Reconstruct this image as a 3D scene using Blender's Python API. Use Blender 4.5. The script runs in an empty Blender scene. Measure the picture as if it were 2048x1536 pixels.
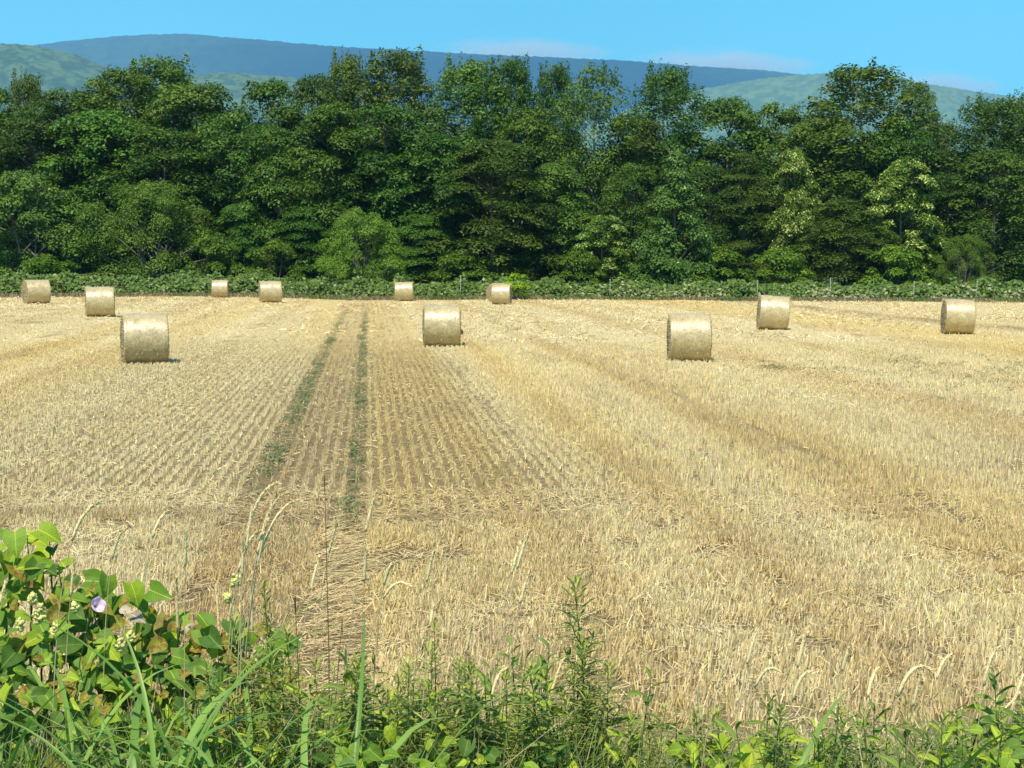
import bpy, math, random
import numpy as np
from mathutils import Vector, Matrix, Euler

random.seed(7)
RNG = np.random.default_rng(7)
SC = bpy.context.scene
COL = SC.collection

# ------------------------------------------------------------------ camera
F_PX, CAM_Z = 3000.0, 2.6                       # focal length in photo pixels (2048 wide), eye height over the field
TILT = math.atan(242.0 / F_PX)
cam_d = bpy.data.cameras.new('camera')
cam = bpy.data.objects.new('camera', cam_d)
COL.objects.link(cam)
cam.location = (0, 0, CAM_Z)
cam.rotation_euler = (math.radians(90) - TILT, 0, 0)
cam_d.sensor_width = 36.0
cam_d.lens = 36.0 * F_PX / 2048.0
cam_d.clip_start = 0.05
cam_d.clip_end = 60000
SC.camera = cam

# ------------------------------------------------------------------ light
SUN_EL, SUN_AZ = math.radians(61), math.radians(197)    # azimuth clockwise from +Y: behind the camera, a little to the left
sun_dir = Vector((math.sin(SUN_AZ) * math.cos(SUN_EL), math.cos(SUN_AZ) * math.cos(SUN_EL), math.sin(SUN_EL)))
sd = bpy.data.lights.new('sun', 'SUN')
sd.energy = 4.9
sd.angle = math.radians(0.53)
sd.color = (1.0, 0.905, 0.76)
so = bpy.data.objects.new('sun', sd)
COL.objects.link(so)
so.rotation_euler = sun_dir.to_track_quat('Z', 'Y').to_euler()

world = bpy.data.worlds.new('World')
SC.world = world
world.use_nodes = True
wn, wl = world.node_tree.nodes, world.node_tree.links
wn.clear()
w_out = wn.new('ShaderNodeOutputWorld')
w_bg = wn.new('ShaderNodeBackground')
w_bg.inputs['Strength'].default_value = 0.115
w_sky = wn.new('ShaderNodeTexSky')
w_sky.sky_type = 'NISHITA'
w_sky.sun_disc = False
w_sky.sun_elevation = SUN_EL
w_sky.sun_rotation = SUN_AZ
w_sky.altitude = 300
w_sky.air_density = 1.0
w_sky.dust_density = 0.15
w_sky.ozone_density = 3.0
w_tint = wn.new('ShaderNodeMix')
w_tint.data_type = 'RGBA'
w_tint.blend_type = 'MULTIPLY'
w_tint.inputs['Factor'].default_value = 1.0
w_tint.inputs['B'].default_value = (0.40, 1.15, 1.10, 1)
wl.new(w_sky.outputs['Color'], w_tint.inputs['A'])
wl.new(w_tint.outputs['Result'], w_bg.inputs['Color'])
wl.new(w_bg.outputs['Background'], w_out.inputs['Surface'])

SC.view_settings.view_transform = 'Standard'
SC.view_settings.look = 'None'
SC.view_settings.exposure = 0.56
SC.view_settings.gamma = 1.0
SC.view_settings.use_curve_mapping = False
SC.render.engine = 'CYCLES'
SC.cycles.use_denoising = True
SC.cycles.max_bounces = 6
SC.cycles.diffuse_bounces = 3
SC.cycles.glossy_bounces = 2
SC.cycles.transmission_bounces = 3
SC.cycles.transparent_max_bounces = 6
SC.cycles.volume_bounces = 1
SC.cycles.sample_clamp_indirect = 6.0


# ------------------------------------------------------------------ helpers
def at(px, py, dist):
    """World point seen at photo pixel (px, py) at depth dist along +Y."""
    a, b = (px - 1024) / F_PX, (768 - py) / F_PX
    dy = math.cos(TILT) + b * math.sin(TILT)
    dz = -math.sin(TILT) + b * math.cos(TILT)
    s = dist / dy
    return Vector((a * s, dist, CAM_Z + dz * s))


def smooth(a, b, x):
    t = np.clip((np.asarray(x, float) - a) / (b - a), 0, 1)
    return t * t * (3 - 2 * t)


def _hash(ix, iy, seed):
    n = (ix.astype(np.int64) * 374761393 + iy.astype(np.int64) * 668265263 + seed * 144269504) & 0xFFFFFFFF
    n = ((n ^ (n >> 13)) * 1274126177) & 0xFFFFFFFF
    return ((n ^ (n >> 16)) & 0xFFFF) / 65535.0


def vnoise(x, y, seed=0):
    x, y = np.asarray(x, float), np.asarray(y, float)
    ix, iy = np.floor(x), np.floor(y)
    fx, fy = x - ix, y - iy
    fx, fy = fx * fx * (3 - 2 * fx), fy * fy * (3 - 2 * fy)
    a, b = _hash(ix, iy, seed), _hash(ix + 1, iy, seed)
    c, d = _hash(ix, iy + 1, seed), _hash(ix + 1, iy + 1, seed)
    return (a * (1 - fx) + b * fx) * (1 - fy) + (c * (1 - fx) + d * fx) * fy


def fbm(x, y, seed=0, octaves=4):
    r, amp, tot = 0, 1.0, 0
    for o in range(octaves):
        r = r + amp * vnoise(x * 2 ** o, y * 2 ** o, seed + o * 17)
        tot += amp
        amp *= 0.5
    return r / tot


def mesh_np(name, verts, faces, mats, smooth_faces=False, attrs=None, mat_idx=None):
    """faces: (n,3) or (n,4) int array, or a list of such arrays. attrs: {name: (domain, type, flat array)}"""
    if not isinstance(faces, (list, tuple)):
        faces = [faces]
    faces = [np.asarray(f, dtype=np.int32) for f in faces if len(f)]
    verts = np.asarray(verts, dtype=np.float32)
    me = bpy.data.meshes.new(name)
    nl = sum(f.size for f in faces)
    nf = sum(len(f) for f in faces)
    me.vertices.add(len(verts))
    me.vertices.foreach_set('co', verts.ravel())
    me.loops.add(nl)
    me.loops.foreach_set('vertex_index', np.concatenate([f.ravel() for f in faces]))
    me.polygons.add(nf)
    starts, s = [], 0
    for f in faces:
        starts.append(s + np.arange(len(f), dtype=np.int32) * f.shape[1])
        s += f.size
    me.polygons.foreach_set('loop_start', np.concatenate(starts).astype(np.int32))
    if smooth_faces:
        me.polygons.foreach_set('use_smooth', np.ones(nf, dtype=bool))
    for m in (mats if isinstance(mats, (list, tuple)) else [mats]):
        me.materials.append(m)
    if mat_idx is not None:
        me.polygons.foreach_set('material_index', np.asarray(mat_idx, dtype=np.int32))
    for an, (dom, typ, arr) in (attrs or {}).items():
        a = me.attributes.new(an, typ, dom)
        a.data.foreach_set('color' if 'COLOR' in typ else 'value', np.asarray(arr, dtype=np.float32).ravel())
    me.update(calc_edges=True)
    me.validate()
    return me


def obj(name, me, parent=None, loc=None, rot=None, scale=None):
    o = bpy.data.objects.new(name, me)
    COL.objects.link(o)
    if parent is not None:
        o.parent = parent
    if loc is not None:
        o.location = loc
    if rot is not None:
        o.rotation_euler = rot
    if scale is not None:
        o.scale = scale
    return o


def tag(o, label=None, cat=None, group=None, kind=None):
    if label:
        o['label'] = label
    if cat:
        o['category'] = cat
    if group:
        o['group'] = group
    if kind:
        o['kind'] = kind
    return o


def grid_faces(nu, nv, wrap_u=False):
    """Quads for a vertex grid indexed [v*nu + u]."""
    u = np.arange(nu if wrap_u else nu - 1)
    v = np.arange(nv - 1)
    U, V = np.meshgrid(u, v)
    U, V = U.ravel(), V.ravel()
    U2 = (U + 1) % nu
    return np.stack([V * nu + U, V * nu + U2, (V + 1) * nu + U2, (V + 1) * nu + U], 1)


class Geo:
    """Collects vertices and faces of several pieces for one mesh."""
    def __init__(self):
        self.v, self.q, self.t, self.n = [], [], [], 0

    def add(self, verts, quads=None, tris=None):
        self.v.append(np.asarray(verts, float).reshape(-1, 3))
        if quads is not None and len(quads):
            self.q.append(np.asarray(quads, int) + self.n)
        if tris is not None and len(tris):
            self.t.append(np.asarray(tris, int) + self.n)
        self.n += len(self.v[-1])

    def tube(self, pts, radii, seg=6, cap=False):
        pts = [Vector(p) for p in pts]
        rings = []
        for i, p in enumerate(pts):
            d = (pts[min(i + 1, len(pts) - 1)] - pts[max(i - 1, 0)]).normalized()
            a = d.cross(Vector((0.3, 0.9, 0.1))).normalized()
            b = d.cross(a)
            r = radii[i] if hasattr(radii, '__len__') else radii
            for k in range(seg):
                an = 2 * math.pi * k / seg
                q = p + (a * math.cos(an) + b * math.sin(an)) * r
                rings.append((q.x, q.y, q.z))
        quads = grid_faces(seg, len(pts), True)
        tris = None
        if cap:
            n = len(rings)
            rings.append(tuple(pts[-1]))
            rings.append(tuple(pts[0]))
            top = (len(pts) - 1) * seg
            tris = [[top + k, top + (k + 1) % seg, n] for k in range(seg)] + [[(k + 1) % seg, k, n + 1] for k in range(seg)]
        self.add(rings, quads, tris)

    def mesh(self, name, mat, smooth_faces=True):
        fs = []
        if self.q:
            fs.append(np.concatenate(self.q))
        if self.t:
            fs.append(np.concatenate(self.t))
        return mesh_np(name, np.concatenate(self.v), fs, mat, smooth_faces)


# ------------------------------------------------------------------ materials
def new_mat(name):
    m = bpy.data.materials.new(name)
    m.use_nodes = True
    nt = m.node_tree
    return m, nt.nodes, nt.links, nt.nodes['Principled BSDF'], nt.nodes['Material Output']


def ramp(nodes, stops):
    r = nodes.new('ShaderNodeValToRGB')
    el = r.color_ramp.elements
    while len(el) < len(stops):
        el.new(0.5)
    for e, (p, c) in zip(el, stops):
        e.position = p
        e.color = (*c, 1)
    return r


def noise_node(nodes, links, scale, detail=4, rough=0.55, coord='Object', vec_scale=None):
    tc = nodes.new('ShaderNodeTexCoord')
    n = nodes.new('ShaderNodeTexNoise')
    n.inputs['Scale'].default_value = scale
    n.inputs['Detail'].default_value = detail
    n.inputs['Roughness'].default_value = rough
    if vec_scale:
        mp = nodes.new('ShaderNodeMapping')
        mp.inputs['Scale'].default_value = vec_scale
        links.new(tc.outputs[coord], mp.inputs['Vector'])
        links.new(mp.outputs['Vector'], n.inputs['Vector'])
    else:
        links.new(tc.outputs[coord], n.inputs['Vector'])
    return n


def leaf_mat(name, dark, mid, light, extra=None, transl=0.22, rough=0.5, obj_var=0.35):
    """Leaf: colour from the face attribute 'tint' (0..1; above 1 is the 'extra' colour), a little hue change per plant."""
    m, n, l, p, out = new_mat(name)
    at_ = n.new('ShaderNodeAttribute')
    at_.attribute_name = 'tint'
    stops = [(0.0, dark), (0.4, mid), (0.7, light)]
    if extra:
        stops += [(0.78, light), (0.8, extra)]
    rp = ramp(n, stops)
    oi = n.new('ShaderNodeObjectInfo')
    hs = n.new('ShaderNodeHueSaturation')
    mr = n.new('ShaderNodeMapRange')
    mr.inputs['To Min'].default_value = 0.5 - 0.022 * obj_var / 0.35
    mr.inputs['To Max'].default_value = 0.5 + 0.018 * obj_var / 0.35
    mv = n.new('ShaderNodeMapRange')
    mv.inputs['To Min'].default_value = 1 - obj_var * 0.8
    mv.inputs['To Max'].default_value = 1 + obj_var * 0.6
    l.new(at_.outputs['Fac'], rp.inputs['Fac'])
    l.new(oi.outputs['Random'], mr.inputs['Value'])
    fr = n.new('ShaderNodeMath')
    fr.operation = 'FRACT'
    mu = n.new('ShaderNodeMath')
    mu.operation = 'MULTIPLY'
    mu.inputs[1].default_value = 7.31
    l.new(oi.outputs['Random'], mu.inputs[0])
    l.new(mu.outputs[0], fr.inputs[0])
    l.new(fr.outputs[0], mv.inputs['Value'])
    l.new(rp.outputs['Color'], hs.inputs['Color'])
    l.new(mr.outputs['Result'], hs.inputs['Hue'])
    l.new(mv.outputs['Result'], hs.inputs['Value'])
    p.inputs['Roughness'].default_value = rough
    p.inputs['Specular IOR Level'].default_value = 0.18
    l.new(hs.outputs['Color'], p.inputs['Base Color'])
    tr = n.new('ShaderNodeBsdfTranslucent')
    g = n.new('ShaderNodeMix')
    g.data_type = 'RGBA'
    g.blend_type = 'MULTIPLY'
    g.inputs['Factor'].default_value = 1
    g.inputs['B'].default_value = (1.15, 1.25, 0.5, 1)
    l.new(hs.outputs['Color'], g.inputs['A'])
    l.new(g.outputs['Result'], tr.inputs['Color'])
    mx = n.new('ShaderNodeMixShader')
    mx.inputs['Fac'].default_value = transl
    l.new(p.outputs['BSDF'], mx.inputs[1])
    l.new(tr.outputs['BSDF'], mx.inputs[2])
    l.new(mx.outputs['Shader'], out.inputs['Surface'])
    return m


def color_attr_mat(name, attr='col', rough=0.7, transl=0.0, spec=0.25, noise=None, bump=None):
    m, n, l, p, out = new_mat(name)
    a = n.new('ShaderNodeAttribute')
    a.attribute_name = attr
    src = a.outputs['Color']
    if noise:
        nn = noise_node(n, l, noise[0], 5, 0.65)
        mr = n.new('ShaderNodeMapRange')
        mr.inputs['From Min'].default_value = 0.3
        mr.inputs['From Max'].default_value = 0.7
        mr.inputs['To Min'].default_value = noise[1]
        mr.inputs['To Max'].default_value = noise[2]
        l.new(nn.outputs['Fac'], mr.inputs['Value'])
        mm = n.new('ShaderNodeMix')
        mm.data_type = 'RGBA'
        mm.blend_type = 'MULTIPLY'
        mm.inputs['Factor'].default_value = 1
        l.new(src, mm.inputs['A'])
        l.new(mr.outputs['Result'], mm.inputs['B'])
        src = mm.outputs['Result']
    l.new(src, p.inputs['Base Color'])
    p.inputs['Roughness'].default_value = rough
    p.inputs['Specular IOR Level'].default_value = spec
    if bump:
        bn = noise_node(n, l, bump[0], 6, 0.7)
        bp = n.new('ShaderNodeBump')
        bp.inputs['Strength'].default_value = bump[1]
        bp.inputs['Distance'].default_value = bump[2]
        l.new(bn.outputs['Fac'], bp.inputs['Height'])
        l.new(bp.outputs['Normal'], p.inputs['Normal'])
    if transl:
        tr = n.new('ShaderNodeBsdfTranslucent')
        l.new(src, tr.inputs['Color'])
        mx = n.new('ShaderNodeMixShader')
        mx.inputs['Fac'].default_value = transl
        l.new(p.outputs['BSDF'], mx.inputs[1])
        l.new(tr.outputs['BSDF'], mx.inputs[2])
        l.new(mx.outputs['Shader'], out.inputs['Surface'])
    return m


def simple_mat(name, c1, c2, scale, rough=0.7, spec=0.3, bump=0.3, dist=0.01, vec_scale=None):
    m, n, l, p, out = new_mat(name)
    nn = noise_node(n, l, scale, 5, 0.6, vec_scale=vec_scale)
    rp = ramp(n, [(0.3, c1), (0.7, c2)])
    l.new(nn.outputs['Fac'], rp.inputs['Fac'])
    l.new(rp.outputs['Color'], p.inputs['Base Color'])
    p.inputs['Roughness'].default_value = rough
    p.inputs['Specular IOR Level'].default_value = spec
    bp = n.new('ShaderNodeBump')
    bp.inputs['Strength'].default_value = bump
    bp.inputs['Distance'].default_value = dist
    l.new(nn.outputs['Fac'], bp.inputs['Height'])
    l.new(bp.outputs['Normal'], p.inputs['Normal'])
    return m


M_BARK = simple_mat('bark', (0.10, 0.085, 0.065), (0.22, 0.19, 0.15), 3.0, 0.9, 0.2, 0.5, 0.03, (1, 1, 0.25))
M_BARK_PALE = simple_mat('pale_bark', (0.24, 0.22, 0.17), (0.42, 0.39, 0.31), 3.0, 0.85, 0.2, 0.4, 0.03, (1, 1, 0.3))
M_SOIL = simple_mat('soil', (0.05, 0.04, 0.025), (0.12, 0.09, 0.055), 6.0, 0.95, 0.1, 0.6, 0.05)
M_HILLS = {}

# ------------------------------------------------------------------ terrain
ROW_A = math.radians(5.47)                      # the drill rows run a little to the left of the view
RP = np.array([math.cos(ROW_A), math.sin(ROW_A)])   # across the rows
RV = np.array([-math.sin(ROW_A), math.cos(ROW_A)])  # along the rows


def uv_of(x, y):
    return x * RP[0] + y * RP[1], x * RV[0] + y * RV[1]


def xy_of(u, v):
    return u * RP[0] + v * RV[0], u * RP[1] + v * RV[1]


def edge_y(x):
    return 108.0 - 0.27 * np.abs(x) + 0.8 * np.sin(np.asarray(x) * 0.21)


def ground_z(x, y):
    x, y = np.asarray(x, float), np.asarray(y, float)
    h = 0.32 * smooth(-9, -22, x) * smooth(42, 66, y)
    h = h + 0.10 * (fbm(x / 14, y / 14, 3, 3) - 0.5) * smooth(18, 40, y)
    rut = smooth(0.24, 0.10, np.abs(uv_of(x, y)[0] + 1.25)) + smooth(0.20, 0.08, np.abs(uv_of(x, y)[0] + 0.17))
    h = h - 0.05 * rut
    # road verge that the camera stands on
    verge = 1.02 * smooth(6.9, 2.6, y + 0.25 * np.sin(x * 0.7))
    return h + verge


BANDS = [(-19, 1.6), (-15.2, 0.9), (-11.3, 1.2), (-8.3, 0.7), (-5.1, 0.8), (2.4, 0.7), (4.4, 0.9), (8.6, 1.4), (12.4, 1.0), (16.5, 1.6), (24.0, 1.5)]
GAPS = [(-17.1, 0.11), (-15.4, 0.2), (-13.2, 0.1), (-11.0, 0.16), (-9.1, 0.1), (-7.4, 0.08), (-4.6, 0.1), (2.05, 0.07), (4.1, 0.08), (5.95, 0.17), (8.1, 0.08),
        (11.0, 0.11), (14.2, 0.09), (17.6, 0.11), (26.0, 0.4), (-22, 0.3), (-26, 0.3)]
PALE, GOLD, TAN, BROWN, SOILC = (np.array(c) for c in
    ((0.745, 0.60, 0.33), (0.71, 0.535, 0.225), (0.635, 0.485, 0.23), (0.42, 0.30, 0.145), (0.135, 0.095, 0.05)))


def mixc(a, b, t):
    t = np.asarray(t)[..., None]
    return a * (1 - t) + b * t


def straw_color(x, y):
    """Macro colour of the stubble field: swaths of chaff, golden and brown bands along the rows."""
    u, v = uv_of(x, y)
    n1 = fbm(u / 1.1, v / 34.0, 11, 4)
    n2 = fbm(u / 0.9, v / 3.0, 23, 3)
    n3 = fbm(u / 3.2, v / 55.0, 31, 3)
    c = mixc(TAN[None, :] * np.ones((x.size, 1)), PALE, smooth(0.35, 0.62, n1 * 0.7 + n2 * 0.3))
    c = mixc(c, GOLD, 0.65 * smooth(0.46, 0.64, n3))
    for bu, bw in BANDS:
        c = mixc(c, PALE, 0.8 * np.exp(-((u - bu + 0.5 * (n3 - 0.5)) / (bw * 0.75)) ** 2))
        c = mixc(c, TAN * np.array([0.88, 0.82, 0.72]), 0.55 * np.exp(-((u - bu - bw * 1.25 + 0.3 * (n3 - 0.5)) / (bw * 0.35)) ** 2) * smooth(0.3, 0.5, n2))
    # the tramline: dull brown between the wheel tracks, golden brown drilled rows right of it
    c = mixc(c, BROWN * 1.15, 0.5 * smooth(-1.6, -1.35, u) * smooth(0.12, -0.1, u) * smooth(0.2, 0.5, n2 + 0.15))
    c = mixc(c, TAN * np.array([0.86, 0.80, 0.66]), 0.45 * smooth(0.05, 0.2, u) * smooth(1.9, 1.4, u) * smooth(14, 17, y))
    c = mixc(c, BROWN, 0.25 * smooth(0.55, 0.72, n2))
    c = mixc(c, PALE, 0.6 * smooth(-9, -5, u) * smooth(-1.3, -1.7, u) * smooth(14.5, 17, y) * smooth(60, 40, y))
    # golden and brown swaths on the far right
    c = mixc(c, GOLD, 0.8 * smooth(18.6, 20.2, u) * smooth(23.4, 22.2, u) * smooth(40, 50, y))
    c = mixc(c, BROWN * 1.2, 0.75 * smooth(23.6, 24.4, u + 0.6 * (n3 - .5)) * smooth(26.3, 25.4, u) * smooth(52, 60, y))
    c = mixc(c, PALE, 0.5 * smooth(26.6, 27.4, u))
    # trampled edge of the headland
    c = mixc(c, BROWN, 0.6 * np.exp(-((y - 14.9 + 0.05 * x) / 0.35) ** 2) * smooth(1.5, -0.5, x))
    return np.clip(c, 0, 1)


def gap_mask(x, y):
    u, v = uv_of(x, y)
    g = np.zeros_like(u)
    nn = fbm(v / 2.2, u / 4.0, 77, 2)
    for gu, gw in GAPS:
        g = np.maximum(g, smooth(gw, gw * 0.4, np.abs(u - gu - 0.12 * (fbm(v / 5, u * 0 + gu, 5, 2) - 0.5))) * smooth(0.33, 0.47, nn))
    return g


# ground sheet: fine in the field, coarse out to the horizon
def axis(parts):
    return np.unique(np.concatenate([np.arange(a, b, s) for a, b, s in parts]))


gx = axis([(-12000, -1000, 1000), (-1000, -120, 110), (-120, -46, 6), (-46, -16, 0.9), (-16, 14, 0.3), (14, 46, 0.9), (46, 120, 6), (120, 1000, 110), (1000, 12001, 1000)])
gy = axis([(-3000, -100, 400), (-100, -8, 9), (-8, 9, 0.3), (9, 60, 0.5), (60, 112, 1.0), (112, 180, 6), (180, 1000, 90), (1000, 20001, 1000)])
GX, GY = np.meshgrid(gx, gy)
GZ = ground_z(GX.ravel(), GY.ravel())
gcol = straw_color(GX.ravel(), GY.ravel())
xs, ys = GX.ravel(), GY.ravel()
in_field = smooth(0.6, -0.6, ys - edge_y(xs)) * smooth(6.0, 7.2, ys + 0.3 * np.sin(xs * 1.7))
u_, v_ = uv_of(xs, ys)
soil_w = 0.26 + 0.58 * smooth(40, 12, ys)
soil_w = np.maximum(soil_w, 0.78 * smooth(-11, -5, u_ + 1.5 * (fbm(u_ / 2, v_ / 9, 52, 2) - 0.5)) * smooth(4.2, 1.6, u_ + 1.5 * (fbm(u_ / 2, v_ / 9, 53, 2) - 0.5)) * smooth(64, 36, ys) * smooth(15.2, 19, ys))
gcol = mixc(gcol, SOILC[None, :] * np.ones((xs.size, 1)), soil_w)
gcol = mixc(gcol, SOILC * 1.3, 0.6 * gap_mask(xs, ys))
gcol = mixc(np.array([0.045, 0.05, 0.022])[None, :] * np.ones((xs.size, 1)), gcol, in_field)
gcol4 = np.concatenate([gcol, np.ones((len(gcol), 1))], 1)
M_FIELD = color_attr_mat('field_ground', 'col', 0.9, 0, 0.1, noise=(9.0, 0.55, 1.3), bump=(14.0, 0.8, 0.05))
field = obj('ground', mesh_np('ground', np.stack([xs, ys, GZ], 1), grid_faces(len(gx), len(gy)), M_FIELD, True,
                              {'col': ('POINT', 'FLOAT_COLOR', gcol4)}))
tag(field, 'harvested field sloping up to a weedy road verge', kind='structure')

# ------------------------------------------------------------------ hills
def hill(name, profile, dist, depth, seed, label, col1, col2, crown=9.0, amp=7.0, step=9.0):
    """A wooded ridge: profile is [(photo x, photo y)] of its skyline, dist the distance of the ridge line."""
    px = np.array([p[0] for p in profile], float)
    pz = np.array([at(p[0], p[1], dist).z for p in profile])
    pxw = np.array([at(p[0], p[1], dist).x for p in profile])
    xs_ = np.arange(pxw[0], pxw[-1], step)
    # smooth interpolation of the skyline
    k = np.interp(xs_, pxw, pz)
    ker = np.hanning(max(5, int(300 / step)) | 1)
    ker /= ker.sum()
    kp = np.pad(k, len(ker) // 2, mode='edge')
    ridge = np.convolve(kp, ker, 'valid')[:len(xs_)]
    t = np.concatenate([np.linspace(-1, 0, int(depth / step)), np.linspace(0.08, 1, 12)])
    X, T = np.meshgrid(xs_, t)
    R = np.repeat(ridge[None, :], len(t), 0)
    Y = dist + T * depth + 140 * (fbm(X / 1100, T * 3, seed + 9, 2) - 0.5)
    prof = np.where(T < 0, 0.5 + 0.5 * np.cos(np.pi * np.clip(-T, 0, 1) ** 0.85), 1 - 0.5 * T ** 2)
    spur = (fbm(X / 900, Y / 1300, seed, 4) - 0.5) * 0.42 * R * np.clip(-T, 0, 1) * (1 + T) * 4 * 0.6
    Z = R * prof + spur
    # tree crowns: cellular bumps
    cx, cy = X / crown, Y / crown
    b = np.zeros_like(X)
    ix, iy = np.floor(cx), np.floor(cy)
    best = np.full(X.shape, 9.0)
    tone = np.zeros(X.shape)
    for ox in (-1, 0, 1):
        for oy in (-1, 0, 1):
            qx = ix + ox + _hash(ix + ox, iy + oy, seed + 1)
            qy = iy + oy + _hash(ix + ox, iy + oy, seed + 2)
            hh = _hash(ix + ox, iy + oy, seed + 3)
            d = np.hypot(cx - qx, cy - qy) - 0.45 * hh
            tone = np.where(d < best, _hash(ix + ox, iy + oy, seed + 4), tone)
            best = np.minimum(best, d)
    Z = Z + amp * np.clip(0.75 - best, -0.4, 1.1)
    m, n, l, p, out = new_mat(name + '_forest')
    nn = noise_node(n, l, 0.008, 4, 0.5)
    n2 = noise_node(n, l, 0.04, 3, 0.6)
    ad = n.new('ShaderNodeMath')
    ad.operation = 'ADD'
    mu = n.new('ShaderNodeMath')
    mu.operation = 'MULTIPLY'
    mu.inputs[1].default_value = 0.6
    l.new(n2.outputs['Fac'], mu.inputs[0])
    l.new(nn.outputs['Fac'], ad.inputs[0])
    l.new(mu.outputs[0], ad.inputs[1])
    ta = n.new('ShaderNodeAttribute')
    ta.attribute_name = 'tone'
    rp = ramp(n, [(0.62, col1), (1.0, col2)])
    ad2 = n.new('ShaderNodeMath')
    ad2.operation = 'MULTIPLY_ADD'
    ad2.inputs[1].default_value = 0.55
    ad3 = n.new('ShaderNodeMath')
    ad3.operation = 'SUBTRACT'
    ad3.inputs[1].default_value = 0.27
    l.new(ta.outputs['Fac'], ad2.inputs[0])
    l.new(ad.outputs[0], ad2.inputs[2])
    l.new(ad2.outputs[0], ad3.inputs[0])
    l.new(ad3.outputs[0], rp.inputs['Fac'])
    l.new(rp.outputs['Color'], p.inputs['Base Color'])
    p.inputs['Roughness'].default_value = 0.9
    p.inputs['Specular IOR Level'].default_value = 0.1
    me = mesh_np(name, np.stack([X.ravel(), Y.ravel(), Z.ravel() - 2], 1), grid_faces(len(xs_), len(t)), m, False, {'tone': ('POINT', 'FLOAT', tone.ravel())})
    o = obj(name, me)
    tag(o, label, kind='structure')
    return o


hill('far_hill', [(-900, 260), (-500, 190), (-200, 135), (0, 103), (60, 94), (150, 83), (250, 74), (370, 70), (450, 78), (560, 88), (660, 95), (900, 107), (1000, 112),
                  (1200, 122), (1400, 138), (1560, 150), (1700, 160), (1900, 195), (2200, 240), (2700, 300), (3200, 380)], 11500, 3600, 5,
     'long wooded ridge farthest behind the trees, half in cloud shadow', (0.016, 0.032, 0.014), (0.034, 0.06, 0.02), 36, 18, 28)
hill('right_hill', [(1000, 330), (1150, 270), (1270, 215), (1390, 184), (1500, 163), (1640, 150), (1760, 160), (1860, 175), (1980, 192), (2080, 205), (2400, 260), (2900, 330)], 8200, 2600, 15,
     'lower pale green wooded hill rising behind the right trees', (0.06, 0.105, 0.028), (0.115, 0.17, 0.045), 26, 14, 18)
hill('left_hill', [(-1500, 200), (-900, 130), (-300, 100), (0, 94), (60, 97), (120, 107), (180, 119), (240, 156), (320, 172), (400, 158), (460, 152), (540, 160), (640, 168), (760, 205), (900, 240), (1200, 330)], 5600, 1900, 25,
     'nearest wooded hill above the left trees with visible crowns', (0.034, 0.062, 0.016), (0.085, 0.13, 0.032), 20, 13, 12)

# ------------------------------------------------------------------ round bales
def wrap_material():
    m, n, l, p, out = new_mat('net_wrapped_straw')
    n1 = noise_node(n, l, 48.0, 5, 0.75, vec_scale=(1.0, 0.4, 0.4))
    n2 = noise_node(n, l, 4.0, 4, 0.6)
    mx = n.new('ShaderNodeMath')
    mx.operation = 'MULTIPLY_ADD'
    mx.inputs[1].default_value = 0.75
    l.new(n1.outputs['Fac'], mx.inputs[0])
    mu = n.new('ShaderNodeMath')
    mu.operation = 'MULTIPLY'
    mu.inputs[1].default_value = 0.25
    l.new(n2.outputs['Fac'], mu.inputs[0])
    l.new(mu.outputs[0], mx.inputs[2])
    rp = ramp(n, [(0.36, (0.24, 0.165, 0.06)), (0.49, (0.46, 0.345, 0.155)), (0.62, (0.68, 0.545, 0.30))])
    l.new(mx.outputs[0], rp.inputs['Fac'])
    l.new(rp.outputs['Color'], p.inputs['Base Color'])
    p.inputs['Roughness'].default_value = 0.45
    p.inputs['Specular IOR Level'].default_value = 0.6
    bp = n.new('ShaderNodeBump')
    p.inputs['Coat Weight'].default_value = 0.8
    p.inputs['Coat Roughness'].default_value = 0.22
    p.inputs['Coat IOR'].default_value = 1.6
    bp.inputs['Strength'].default_value = 0.55
    bp.inputs['Distance'].default_value = 0.02
    l.new(n1.outputs['Fac'], bp.inputs['Height'])
    l.new(bp.outputs['Normal'], p.inputs['Normal'])
    l.new(bp.outputs['Normal'], p.inputs['Coat Normal'])
    return m


M_WRAP = wrap_material()


def end_material():
    m, n, l, p, out = new_mat('cut_straw_end')
    tc = n.new('ShaderNodeTexCoord')
    wv = n.new('ShaderNodeTexWave')
    wv.wave_type = 'RINGS'
    wv.rings_direction = 'X'
    wv.inputs['Scale'].default_value = 5.0
    wv.inputs['Distortion'].default_value = 9.0
    wv.inputs['Detail'].default_value = 4
    l.new(tc.outputs['Object'], wv.inputs['Vector'])
    rp = ramp(n, [(0.1, (0.20, 0.145, 0.07)), (0.6, (0.40, 0.30, 0.15)), (0.95, (0.52, 0.41, 0.22))])
    l.new(wv.outputs['Fac'], rp.inputs['Fac'])
    l.new(rp.outputs['Color'], p.inputs['Base Color'])
    p.inputs['Roughness'].default_value = 0.85
    bp = n.new('ShaderNodeBump')
    bp.inputs['Strength'].default_value = 0.8
    bp.inputs['Distance'].default_value = 0.04
    l.new(wv.outputs['Fac'], bp.inputs['Height'])
    l.new(bp.outputs['Normal'], p.inputs['Normal'])
    return m


M_END = end_material()
M_STRAW = color_attr_mat('dry_straw', 'col', 0.65, 0.15, 0.3)


def ribbons(base, direction, length, width, side, bend=None):
    """Many tapering two-triangle blades. base (n,3), direction (n,3) unit, side (n,3) unit."""
    n = len(base)
    hw = (width * 0.5)[:, None]
    tip = base + direction * length[:, None]
    if bend is not None:
        tip = tip + bend
    v = np.stack([base - side * hw, base + side * hw, tip + side * hw * 0.7, tip - side * hw * 0.7], 1).reshape(-1, 3)
    f = np.arange(n * 4).reshape(n, 4)
    return v, f


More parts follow.
